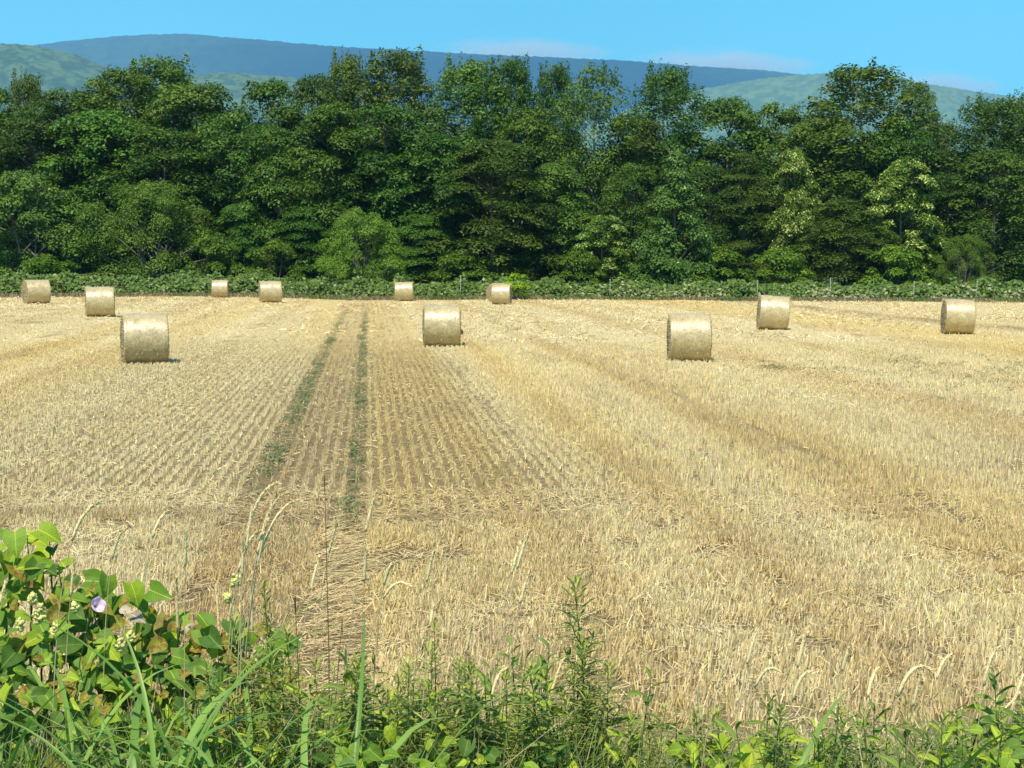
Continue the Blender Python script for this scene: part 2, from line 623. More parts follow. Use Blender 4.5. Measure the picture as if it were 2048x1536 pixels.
def unit(a):
    return a / np.maximum(np.linalg.norm(a, axis=1, keepdims=True), 1e-9)


def bale_meshes(seed):
    rng = np.random.default_rng(seed)
    R, L = 0.65, 1.16
    prof = [(-0.5, 0.955), (-0.49, 0.985), (-0.46, 0.998), (-0.4, 1.0), (-0.28, 1.006), (-0.14, 1.004), (0, 1.0), (0.14, 1.006), (0.28, 1.004), (0.4, 1.0), (0.46, 0.996), (0.49, 0.982), (0.5, 0.95)]
    fine = np.concatenate([np.linspace(prof[i][0], prof[i + 1][0], 4)[:-1] for i in range(len(prof) - 1)] + [[0.5]])
    rad = np.interp(fine, [q[0] for q in prof], [q[1] for q in prof])
    seg = 96
    an = np.arange(seg) / seg * 2 * np.pi
    A, X = np.meshgrid(an, fine)
    RR = np.repeat(rad[:, None], seg, 1) * R
    lump = fbm(X * 5 + 40, np.cos(A) * 2 + 9, seed, 3) * 0.5 + fbm(X * 5 + 10, np.sin(A) * 2 + 5, seed + 4, 3) * 0.5 - 0.5
    RR = RR * (1 + 0.085 * lump) + 0.006 * (fbm(X * 40, A * 12, seed + 8, 2) - 0.5)
    Zc = np.sin(A) * RR
    Zc = np.where(Zc < -R * 0.955, -R * 0.955 - (Zc + R * 0.955) * -0.15, Zc)   # settled flat underneath
    v = np.stack([X * L, np.cos(A) * RR, Zc + R * 0.955], 2)
    wrap = mesh_np('net_wrap', v.reshape(-1, 3), grid_faces(seg, len(fine), True), M_WRAP, True)
    ends = []
    for s in (-1, 1):
        edge = v[0 if s < 0 else -1]
        c = np.array([s * 0.5 * L, 0, R * 0.955])
        rings = [edge + np.array([s * 0.002, 0, 0])]
        for k, f in enumerate((0.9, 0.75, 0.6, 0.45, 0.3, 0.15)):
            ring = c + (edge - c) * f
            ring[:, 0] = s * (0.5 * L + 0.03 * (1 - f * f)) + 0.028 * (rng.random(seg) - 0.5) + s * 0.012 * math.sin(k * 2.1)
            rings.append(ring)
        vv = np.concatenate(rings + [c[None] + np.array([[s * 0.03, 0, 0]])])
        q = grid_faces(seg, len(rings), True)
        last = (len(rings) - 1) * seg
        tr = np.array([[last + k, last + (k + 1) % seg, len(vv) - 1] for k in range(seg)])
        if s > 0:
            q, tr = q[:, ::-1], tr[:, ::-1]
        ends.append(mesh_np('end_face', vv, [q[:, ::-1], tr[:, ::-1]], M_END, True))
    # straw that sticks out round the rims
    n = 420
    s = rng.choice([-1, 1], n)
    a = rng.random(n) * 2 * np.pi
    r = R * (0.93 + 0.06 * rng.random(n))
    base = np.stack([s * L * (0.47 + 0.04 * rng.random(n)), np.cos(a) * r, np.sin(a) * r + R * 0.955], 1)
    out = np.stack([s * (0.3 + rng.random(n)), np.cos(a) * 1.0, np.sin(a) * 1.0], 1) + rng.normal(0, 0.5, (n, 3))
    d = unit(out)
    side = unit(np.cross(d, rng.normal(0, 1, (n, 3))))
    nb = 380                                    # wisps that poke through the wrap
    ab = rng.random(nb) * 2 * np.pi
    b2 = np.stack([(rng.random(nb) - 0.5) * L * 0.94, np.cos(ab) * R * 1.0, np.sin(ab) * R * 1.0 + R * 0.955], 1)
    d2 = unit(np.stack([rng.normal(0, 0.9, nb), np.cos(ab) * 0.4 - np.sin(ab) * rng.normal(0, 1, nb), np.sin(ab) * 0.4 + np.cos(ab) * rng.normal(0, 1, nb)], 1))
    base, d, n = np.concatenate([base, b2]), np.concatenate([d, d2]), n + nb
    side = unit(np.cross(d, rng.normal(0, 1, (n, 3))))
    vv, ff = ribbons(base, d, 0.03 + 0.07 * rng.random(n), np.full(n, 0.008), side)
    cc = np.repeat(mixc(GOLD[None] * np.ones((n, 1)), PALE, rng.random(n)), 4, 0)
    fringe = mesh_np('straw_fringe', vv, ff, M_STRAW, False, {'col': ('POINT', 'FLOAT_COLOR', np.concatenate([cc, np.ones((len(cc), 1))], 1))})
    return wrap, ends, fringe


BALE_KINDS = [bale_meshes(s) for s in (3, 14, 25)]
# left x, right x, base y, turn towards the camera (deg; plus shows the left end), lean (deg), label
BALES = [
    (243, 337, 727, 4.5, 0, 101, 'large straw bale left of the tramline, closest to the weedy verge'),
    (846, 920, 692, 2, 0.5, 84, 'upright straw bale just right of the green tramline, loose flap on its end'),
    (1333, 1422, 725, 5, 0, 97, 'straw bale with bright glossy patch beside the faint green patch of stubble'),
    (1511, 1575, 657, 6, 4.5, 68, 'straw bale leaning over to one side, in front of the fence posts'),
    (1880, 1948, 669, 10, 2, 70, 'straw bale with its shaded end showing beside brown windrow, near right tall trees'),
    (173, 228, 631, 1, 0, 60, 'straw bale standing square between two others at the left of the field'),
    (46, 101, 608, 14, 0, 48, 'straw bale turned to show its cut end, below the silvery tree'),
    (424, 458, 599, -5, 0, 33, 'smallest straw bale at the far field edge below the walnut trees'),
    (518, 564, 609, 5, 0, 43, 'short wide straw bale near the smallest one at the far field edge'),
    (790, 826, 602, 1, -1, 38, 'straw bale at the far edge below the bright green willow bush'),
    (983, 1024, 608, -7, 0, 41, 'straw bale standing in front of another one, below small bright shrub'),
    (969, 1027, 600, 52, 0, 38, 'straw bale turned end-on, mostly hidden behind another bale'),
]
bale_xy = []
for i, (xl, xr, yb, phi, lean, hpx, label) in enumerate(BALES):
    D = 1.3 * F_PX / hpx
    d0 = CAM_Z * F_PX / (yb - 526)
    D = 0.35 * D + 0.65 * d0 if i not in (5, 6) else (CAM_Z - 0.3) * F_PX / (yb - 526)
    if i == 7:
        D = 100.5
    if i == 11:
        D = 101.5
    xc = (xl + xr) / 2
    P = at(xc, yb, D)
    D += 0.0
    z = float(ground_z(P.x, P.y))
    th = math.atan2(xc - 1024, F_PX)
    t = bpy.data.objects.new('round_bale', None)
    t.empty_display_size = 0.5
    COL.objects.link(t)
    t.location = (P.x, P.y, z - 0.02)
    t.rotation_euler = (0, math.radians(lean), math.radians(phi) - th)
    s = hpx * D / F_PX / 1.27
    s = min(max(s, 0.93), 1.08)
    wpx = (xr - xl) * D / F_PX
    sx = min(max((wpx - 1.3 * abs(math.sin(math.radians(phi)))) / math.cos(math.radians(phi)) / 1.16, 0.85), 1.12) if i != 11 else 1
    t.scale = (sx, s, s)
    wrap, ends, fringe = BALE_KINDS[i % 3]
    obj('net_wrap', wrap, t)
    for e in ends:
        obj('end_face', e, t)
    tag(obj('straw_fringe', fringe, t), kind='stuff')
    tag(t, label, 'straw bale', 'round straw bales on the stubble field')
    bale_xy.append((P.x, P.y))
    if i == 1:                                  # loose flap of wrap on its right end
        g = Geo()
        g.add([(0.585, -0.60, 0.62), (0.60, -0.66, 0.60), (0.68, -0.63, 0.50), (0.66, -0.58, 0.42), (0.60, -0.56, 0.40),
               (0.59, -0.585, 0.62), (0.605, -0.645, 0.60), (0.685, -0.615, 0.50), (0.665, -0.565, 0.42), (0.605, -0.545, 0.40)],
              [[0, 1, 6, 5], [1, 2, 7, 6], [2, 3, 8, 7], [3, 4, 9, 8]], [[0, 2, 1], [0, 3, 2], [0, 4, 3], [5, 6, 7], [5, 7, 8], [5, 8, 9]])
        obj('loose_flap', g.mesh('loose_flap', M_END, False), t)

# ------------------------------------------------------------------ stubble, loose straw, weeds in the field
def in_view(x, y, margin=0.05):
    return np.abs(x) < (1024 / F_PX + margin) * y + 0.6


def stalks(x, y, h, w, lean, colvar, rng, col=None, leanx=0.0):
    n = len(x)
    z = ground_z(x, y) - 0.005
    d = unit(np.stack([rng.normal(leanx, lean, n), rng.normal(0, lean, n), np.ones(n)], 1))
    an = rng.normal(0, 0.7, n)
    side = np.stack([np.cos(an), np.sin(an), np.zeros(n)], 1)
    v, f = ribbons(np.stack([x, y, z], 1), d, h, w, side)
    c = straw_color(x, y) if col is None else col
    c = c * (1 + colvar * rng.normal(0, 1, (n, 1)))
    c = np.clip(c * np.stack([np.ones(n), 1 + 0.025 * rng.normal(0, 1, n), 1 + 0.11 * rng.normal(0, 1, n)], 1), 0.01, 0.85)
    return v, f, np.concatenate([np.repeat(c, 4, 0), np.ones((n * 4, 1))], 1)


def stubble_obj(name, parts, label):
    n, vs, fs, cs = 0, [], [], []
    for v, f, c in parts:
        vs.append(v)
        fs.append(f + n)
        cs.append(c)
        n += len(v)
    o = obj(name, mesh_np(name, np.concatenate(vs), np.concatenate(fs), M_STRAW, False, {'col': ('POINT', 'FLOAT_COLOR', np.concatenate(cs))}))
    tag(o, label, kind='stuff')
    return o


rng = np.random.default_rng(101)
# headland: thick standing stubble in tufts, no clear rows
def headland_line(x):
    return 14.9 - 0.05 * x + 2.2 * (fbm(x / 1.1, x * 0 + 3, 21, 3) - 0.5)


nt_ = 56000
y = 6.3 + (16.5 - 6.3) * np.sqrt(rng.random(nt_))
x = (rng.random(nt_) * 2 - 1) * (0.40 * y + 0.5)
keep = in_view(x, y) & (y < headland_line(x)) & (fbm(x / 0.5, y / 0.9, 55, 3) > 0.30) & (fbm(x / 0.13, y / 0.24, 56, 2) > 0.36)
x, y = x[keep], y[keep]
rep = rng.integers(3, 7, len(x))
X, Y = np.repeat(x, rep), np.repeat(y, rep)
X = X + rng.normal(0, 0.022, len(X))
Y = Y + rng.normal(0, 0.022, len(X))
track = smooth(0.34, 0.14, np.abs(uv_of(X, Y)[0] + 0.25))            # flattened wheel track
bare = smooth(0.56, 0.68, fbm(X / 1.3, Y / 0.8, 91, 3))
hh = (0.055 + 0.075 * rng.random(len(X))) * (1 - 0.75 * track) * (1 - 0.5 * bare)
A1 = stalks(X, Y, hh, 0.0045 + 0.007 * rng.random(len(X)), 0.24, 0.2, rng, leanx=0.10)
# drilled rows, 12.5 cm apart
def rows(y0, y1, step_u, step_v, jit, keep_p, hmean, wid, rng, lean=0.18, reps=1):
    us = np.arange(-30, 46, step_u)
    vs = np.arange(y0 - 4, y1 + 6, step_v)
    U, V = np.meshgrid(us, vs)
    U, V = U.ravel(), V.ravel()
    k = rng.random(len(U)) < keep_p
    U, V = np.repeat(U[k], reps), np.repeat(V[k], reps)
    n = len(U)
    U = U + rng.normal(0, jit, n)
    V = V + rng.random(n) * step_v + 0.02 * rng.normal(0, 1, n)
    x, y = xy_of(U, V)
    ok = in_view(x, y) & (y >= np.maximum(y0, headland_line(x))) & (y < y1) & (y < edge_y(x) - 0.5)
    x, y, U, V = x[ok], y[ok], U[ok], V[ok]
    tr = 0.9 * np.maximum(smooth(0.2, 0.09, np.abs(U + 1.25)), smooth(0.17, 0.07, np.abs(U + 0.17)))
    flat = np.maximum(tr, gap_mask(x, y))
    clump = fbm(U / 0.14, V / 0.16, 63, 2)
    ok = (rng.random(len(x)) > flat * 0.96) & (clump > 0.36)
    x, y = x[ok], y[ok]
    n = len(x)
    U2 = uv_of(x, y)[0]
    low = np.maximum(smooth(-9, -4.4, U2) * smooth(3.6, 1.6, U2), smooth(0.52, 0.62, fbm(U2 / 2.4, y / 30, 88, 2)))
    h = hmean * (0.6 + 0.7 * rng.random(n)) * (1 - 0.30 * low) * 0.92
    return stalks(x, y, h, wid * (0.6 + 0.8 * rng.random(n)), lean, 0.16, rng, leanx=0.05)


B1 = rows(13.5, 27, 0.15, 0.034, 0.0155, 0.94, 0.105, 0.011, rng, 0.13, reps=4)
B2 = rows(27, 48, 0.15, 0.055, 0.0165, 0.94, 0.10, 0.016, rng, 0.13, reps=3)
C1 = rows(48, 109, 0.28, 0.22, 0.04, 0.9, 0.085, 0.04, rng, 0.25)
stubble_obj('headland_stubble', [A1], 'thick pale standing stubble along the field edge by the verge')
stubble_obj('drilled_stubble', [B1, B2, C1], 'cut straw stubble in drilled rows across the field')

# loose straw on the ground
def lying(n, y0, y1, lmean, w, rng, sel=None, across=False):
    y = y0 + (y1 - y0) * np.sqrt(rng.random(n))
    x = (rng.random(n) * 2 - 1) * (0.39 * y + 0.5)
    k = in_view(x, y) & (y < edge_y(x) - 0.4)
    if sel is not None:
        k &= sel(x, y, rng)
    x, y = x[k], y[k]
    n = len(x)
    an = rng.random(n) * 2 * np.pi if not across else rng.normal(0.0, 0.35, n)
    d = unit(np.stack([np.cos(an), np.sin(an), rng.normal(0.12, 0.16, n)], 1))
    side = unit(np.cross(d, np.array([0, 0, 1.0]) + rng.normal(0, 0.25, (n, 3))))
    z = ground_z(x, y) + 0.01 + 0.05 * rng.random(n) ** 2
    v, f = ribbons(np.stack([x, y, z], 1), d, lmean * (0.5 + rng.random(n)), np.full(n, w) * (0.6 + 0.8 * rng.random(n)), side)
    c = mixc(straw_color(x, y), PALE, 0.45 * rng.random(n)) * (1 + 0.15 * rng.normal(0, 1, (n, 1)))
    return v, f, np.concatenate([np.repeat(np.clip(c, 0.01, 0.8), 4, 0), np.ones((n * 4, 1))], 1)


L1 = lying(46000, 6.4, 17, 0.12, 0.006, rng)
L2 = lying(105000, 14.5, 48, 0.10, 0.012, rng, lambda x, y, r: r.random(len(x)) < np.maximum(0.25 + 0.75 * smooth(0.45, 0.6, fbm(uv_of(x, y)[0] / 1.5, uv_of(x, y)[1] / 8, 12, 3)), 0.9 * smooth(-11, -6, uv_of(x, y)[0]) * smooth(4, 2, uv_of(x, y)[0])))
L3 = lying(80000, 6.6, 15.2, 0.16, 0.007, rng, lambda x, y, r: np.abs(uv_of(x, y)[0] + 0.25 + 0.2 * (fbm(x * 0 + 1, y / 0.8, 4, 2) - 0.5)) < 0.05 + 0.28 * r.random(len(x)), True)
L4 = lying(22000, 46, 106, 0.3, 0.05, rng, lambda x, y, r: r.random(len(x)) < smooth(0.45, 0.6, fbm(uv_of(x, y)[0] / 1.5, uv_of(x, y)[1] / 8, 12, 3)))
stubble_obj('loose_straw', [L1, L2, L3, L4], 'loose cut straw lying between the stubble')

# green weeds in the wheel tracks and a faint patch on the right
M_WEED = leaf_mat('field_weed', (0.10, 0.115, 0.045), (0.16, 0.18, 0.075), (0.25, 0.25, 0.12), transl=0.2, obj_var=0.01)


def leaf_cards(P, N, length, width, rng, tint, droop=0.0):
    """Folded diamond leaves: P (n,3) base, N (n,3) face normal."""
    n = len(P)
    t = unit(np.cross(N, rng.normal(0, 1, (n, 3))))
    if droop:
        t = unit(t - np.array([0, 0, droop]))
    s = unit(np.cross(N, t))
    L, W = length[:, None], width[:, None]
    mid = P + t * L * 0.45
    v = np.stack([P, mid + s * W * 0.5 - N * W * 0.10, P + t * L, mid - s * W * 0.5 - N * W * 0.10], 1).reshape(-1, 3)
    f = np.arange(n * 4).reshape(n, 4)
    return v, f, tint


def weeds_at(x, y, h, size, rng, per=6):
    n = len(x)
    P = np.repeat(np.stack([x, y, ground_z(x, y)], 1), per, 0)
    m = len(P)
    P[:, :2] += rng.normal(0, size * 0.9, (m, 2))
    P[:, 2] += rng.random(m) * np.repeat(h, per)
    N = unit(np.stack([rng.normal(0, 0.6, m), rng.normal(-0.2, 0.6, m), np.ones(m)], 1))
    return leaf_cards(P, N, size * (0.7 + 0.8 * rng.random(m)), size * 0.4 * (0.7 + 0.6 * rng.random(m)), rng, rng.random(m) * 0.75)


n = 60000
v = 13.5 + (95 - 13.5) * rng.random(n) ** 1.5
tr = rng.random(n) < 0.5
u = np.where(tr, -1.26 + rng.normal(0, 0.085, n), -0.17 + rng.normal(0, 0.07, n)) + 0.1 * (fbm(v / 4, v * 0, 15, 2) - 0.5)
dens = np.where(tr, 0.3 + 0.9 * smooth(0.40, 0.62, fbm(v / 3.4, v * 0 + 2, 41, 3)) + 0.8 * smooth(4.5, 2, np.abs(v - 32)),
                0.35 + 0.9 * smooth(0.40, 0.58, fbm(v / 2.6, v * 0 + 9, 47, 3)))
dens = dens * np.where(tr, smooth(15.5, 19, v) * smooth(98, 60, v), smooth(14, 16, v) * smooth(95, 50, v))
k = rng.random(n) < dens * (0.08 + 0.62 * smooth(0.45, 0.75, fbm(u / 0.10, v / 0.35, 97, 3)))
x, y = xy_of(u[k], v[k])
kk = in_view(x, y)
x, y = x[kk], y[kk]
W1 = weeds_at(x, y, 0.03 + 0.07 * rng.random(len(x)), 0.042, rng, 4)
n = 3000                                        # patch right of the third bale
xx = 10.5 + rng.normal(0, 2.4, n)
yy = 37 + rng.normal(0, 4.0, n)
k = fbm(xx / 0.8, yy / 1.2, 68, 3) > 0.52
W2 = weeds_at(xx[k], yy[k], np.full(k.sum(), 0.09), 0.06, rng, 4)
n = 90
xx, yy = 6.4 + rng.normal(0, 0.25, n), 36.2 + rng.normal(0, 0.2, n)
W3 = weeds_at(xx, yy, np.full(n, 0.12), 0.06, rng, 4)
vs, fs, ts, o_ = [], [], [], 0
for v_, f_, t_ in (W1, W2, W3):
    vs.append(v_)
    fs.append(f_ + o_)
    ts.append(t_)
    o_ += len(v_)
tag(obj('field_weeds', mesh_np('field_weeds', np.concatenate(vs), np.concatenate(fs), M_WEED, False, {'tint': ('FACE', 'FLOAT', np.concatenate(ts))})),
    'low green weeds growing in the two wheel tracks and a patch', kind='stuff')

# ------------------------------------------------------------------ trees
def crown_points(kind, H, R, rng):
    """Clump centres of a crown, with radius, flatness and outward direction."""
    c = []
    k = kind
    n = int(k['n'] * 1.3)
    while len(c) < n:
        t = rng.random() ** k.get('tpow', 0.9)
        r = R * k['prof'](t)
        a = rng.random() * 2 * np.pi
        q = math.sqrt(rng.random())
        q = 0.35 + 0.65 * q if rng.random() < 0.85 else q
        lob = 1 + k.get('lob', 0.22) * math.sin(a * 3 + k['seed']) + 0.12 * math.sin(a * 5 + t * 9 + k['seed'] * 2)
        z = H * (k['z0'] + (1 - k['z0']) * t)
        c.append((math.cos(a) * r * q * lob, math.sin(a) * r * q * lob, z, k['rc'] * 1.12 * (0.65 + 0.7 * rng.random()) * (1 - 0.35 * t), a, t))
    return c


def build_tree(kind):
    rng = np.random.default_rng(kind['seed'])
    H, R = kind['H'], kind['R']
    cl = crown_points(kind, H, R, rng)
    vs, fs, ts, o = [], [], [], 0
    for (cx, cy, cz, rc, a, t) in cl:
        m = int(kind['leaves'] * 1.5 * (0.7 + 0.6 * rng.random()) * (rc / kind['rc']) ** 2)
        if m < 4:
            continue
        d = unit(rng.normal(0, 1, (m, 3)))
        d[:, 2] = np.where((d[:, 2] < 0) & (rng.random(m) < 0.75), -d[:, 2], d[:, 2])
        rad = (0.45 + 0.6 * rng.random(m) ** 0.6)[:, None]
        flat = kind['flat']
        p = d * rad * np.array([rc, rc, rc * flat])
        # pads of leaves tip downwards and outwards
        outw = np.array([math.cos(a), math.sin(a), 0])
        rr = p @ outw
        p[:, 2] -= kind.get('droop', 0.25) * (np.maximum(rr, -rc * 0.3) + (np.abs(p[:, 0]) ** 2 + np.abs(p[:, 1]) ** 2) / rc * 0.5)
        p[:, 2] = p[:, 2] + kind.get('rise', 0.0) * rr
        # ragged sprays
        p *= (1 + 0.22 * np.sin(d[:, :1] * 7 + cx * 3) * np.cos(d[:, 1:2] * 8 + cz))
        P = p + np.array([cx, cy, cz])
        N = unit(d * 0.55 + np.array([0, 0, kind.get('up', 0.65)]) + rng.normal(0, 0.30, (m, 3)) + outw * 0.15)
        tint = np.clip(0.30 + 0.13 * rng.normal(0, 1, m) + 0.16 * (_hash(np.array([cx * 10]), np.array([cz * 10]), 3)[0] - 0.5) * 2, 0, 0.74)
        if kind.get('cream'):
            tipm = (d[:, 2] > 0.1) & (rng.random(m) < kind['cream'] * (0.15 + 0.85 * (t > 0.35)) * (0.4 + 1.2 * (math.sin(cx * 2 + cz * 1.3) > -0.2)))
            tint = np.where(tipm, 1.0, tint)
        s = kind['leaf'] * 0.86
        v, f, _ = leaf_cards(P, N, s * (0.6 + 0.8 * rng.random(m)), s * kind.get('asp', 0.6) * (0.6 + 0.7 * rng.random(m)), rng, tint, kind.get('hang', 0.3))
        vs.append(v)
        fs.append(f + o)
        ts.append(tint)
        o += len(v)
    # upright leafy shoots at the top of the wispy kinds
    for _ in range(kind.get('shoots', 0)):
        t = 0.45 + 0.55 * rng.random() ** 0.7
        a = rng.random() * 2 * np.pi
        r = R * kind['prof'](t) * (0.35 + 0.65 * rng.random())
        z = H * (kind['z0'] + (1 - kind['z0']) * t) - 0.4
        L = 0.9 + 1.1 * rng.random()
        m = int(L * 34)
        w = rng.random(m)
        lean = np.array([0.16 + 0.2 * math.cos(a), 0.2 * math.sin(a), 1.0])
        thick = 0.26 * (1 - w) + 0.05
        P = np.array([math.cos(a) * r, math.sin(a) * r, z]) + w[:, None] * L * lean + rng.normal(0, 1, (m, 3)) * thick[:, None] * np.array([1, 1, 0.6])
        N = unit(rng.normal(0, 0.7, (m, 3)) + np.array([0.1, -0.5, 0.5]))
        tint = np.clip(0.3 + 0.2 * rng.normal(0, 1, m), 0, 0.74)
        s = kind['leaf'] * 0.85
        v, f, _ = leaf_cards(P, N, s * (0.6 + 0.7 * rng.random(m)), s * 0.5 * (0.6 + 0.7 * rng.random(m)), rng, tint, -0.5)
        vs.append(v)
        fs.append(f + o)
        ts.append(tint)
        o += len(v)
    crown = mesh_np('crown', np.concatenate(vs), np.concatenate(fs), kind['mat'], False, {'tint': ('FACE', 'FLOAT', np.concatenate(ts))})
    # trunk and limbs
    g = Geo()
    stems = kind.get('stems', 1)
    tops = []
    for sidx in range(stems):
        a = 2 * np.pi * sidx / max(stems, 1) + 0.4
        spread = 0.0 if stems == 1 else 0.35 * R
        npt = 8
        pts = []
        for i in range(npt):
            w = i / (npt - 1)
            pts.append((math.cos(a) * spread * w + 0.12 * math.sin(w * 5 + kind['seed']) * w, math.sin(a) * spread * w + 0.1 * math.cos(w * 4 + kind['seed'] + 1) * w, -0.3 + H * kind.get('trunk_top', 0.88) * w))
        r0 = kind.get('r0', 0.02 * H) * (1 if stems == 1 else 0.55)
        g.tube(pts, [r0 * (1.25 if i == 0 else 1) * (1 - 0.86 * i / (npt - 1)) for i in range(npt)], 7)
        tops.append(pts)
    for i, (cx, cy, cz, rc, a, t) in enumerate(cl):
        if i % kind.get('limb_every', 5):
            continue
        pts0 = tops[i % stems]
        hz = max(0.12 * H, cz - (0.28 + 0.25 * (1 - t)) * math.hypot(cx, cy) * kind.get('limb_steep', 1.6))
        w = min(0.97, hz / (H * kind.get('trunk_top', 0.88)))
        j = w * (len(pts0) - 1)
        j0 = int(j)
        p0 = Vector(pts0[j0]).lerp(Vector(pts0[min(j0 + 1, len(pts0) - 1)]), j - j0)
        p3 = Vector((cx, cy, cz))
        mid = p0.lerp(p3, 0.5) + Vector((0, 0, 0.08 * (p3 - p0).length))
        rl = kind.get('r0', 0.02 * H) * 0.42 * (1 - 0.7 * w)
        g.tube([p0, mid, p3], [rl, rl * 0.65, rl * 0.2], 5)
    trunk = g.mesh('trunk', kind.get('bark', M_BARK))
    return trunk, crown


L_DARK = leaf_mat('leaf_dark', (0.033, 0.069, 0.008), (0.070, 0.133, 0.013), (0.141, 0.212, 0.018))
L_WALNUT = leaf_mat('leaf_walnut', (0.038, 0.086, 0.010), (0.074, 0.152, 0.016), (0.145, 0.232, 0.023))
L_POPLAR = leaf_mat('leaf_poplar', (0.045, 0.091, 0.011), (0.087, 0.154, 0.017), (0.166, 0.237, 0.025))
L_OLIVE = leaf_mat('leaf_olive', (0.043, 0.093, 0.010), (0.091, 0.167, 0.016), (0.181, 0.277, 0.031))
L_WILLOW = leaf_mat('leaf_willow', (0.08, 0.15, 0.014), (0.145, 0.25, 0.022), (0.22, 0.34, 0.035), obj_var=0.05)
L_GREYW = leaf_mat('leaf_grey_willow', (0.055, 0.109, 0.011), (0.108, 0.185, 0.017), (0.192, 0.273, 0.025), obj_var=0.1)
L_SILVER = leaf_mat('leaf_silver', (0.049, 0.106, 0.015), (0.105, 0.185, 0.025), (0.217, 0.317, 0.048), obj_var=0.1)
L_CREAM = leaf_mat('leaf_cream', (0.051, 0.105, 0.011), (0.107, 0.188, 0.018), (0.194, 0.285, 0.029), (0.469, 0.547, 0.164), obj_var=0.12)
L_CONE = leaf_mat('leaf_cone', (0.056, 0.120, 0.021), (0.097, 0.188, 0.030), (0.153, 0.251, 0.041), (0.408, 0.513, 0.197), obj_var=0.08)
L_LARCH = leaf_mat('leaf_larch', (0.038, 0.067, 0.010), (0.070, 0.109, 0.013), (0.120, 0.160, 0.020), obj_var=0.2)
L_SHRUB = leaf_mat('leaf_shrub', (0.051, 0.103, 0.009), (0.107, 0.191, 0.013), (0.208, 0.291, 0.021), obj_var=0.3)
L_BRIGHT = leaf_mat('leaf_bright', (0.145, 0.253, 0.008), (0.236, 0.380, 0.012), (0.361, 0.505, 0.021), obj_var=0.05)

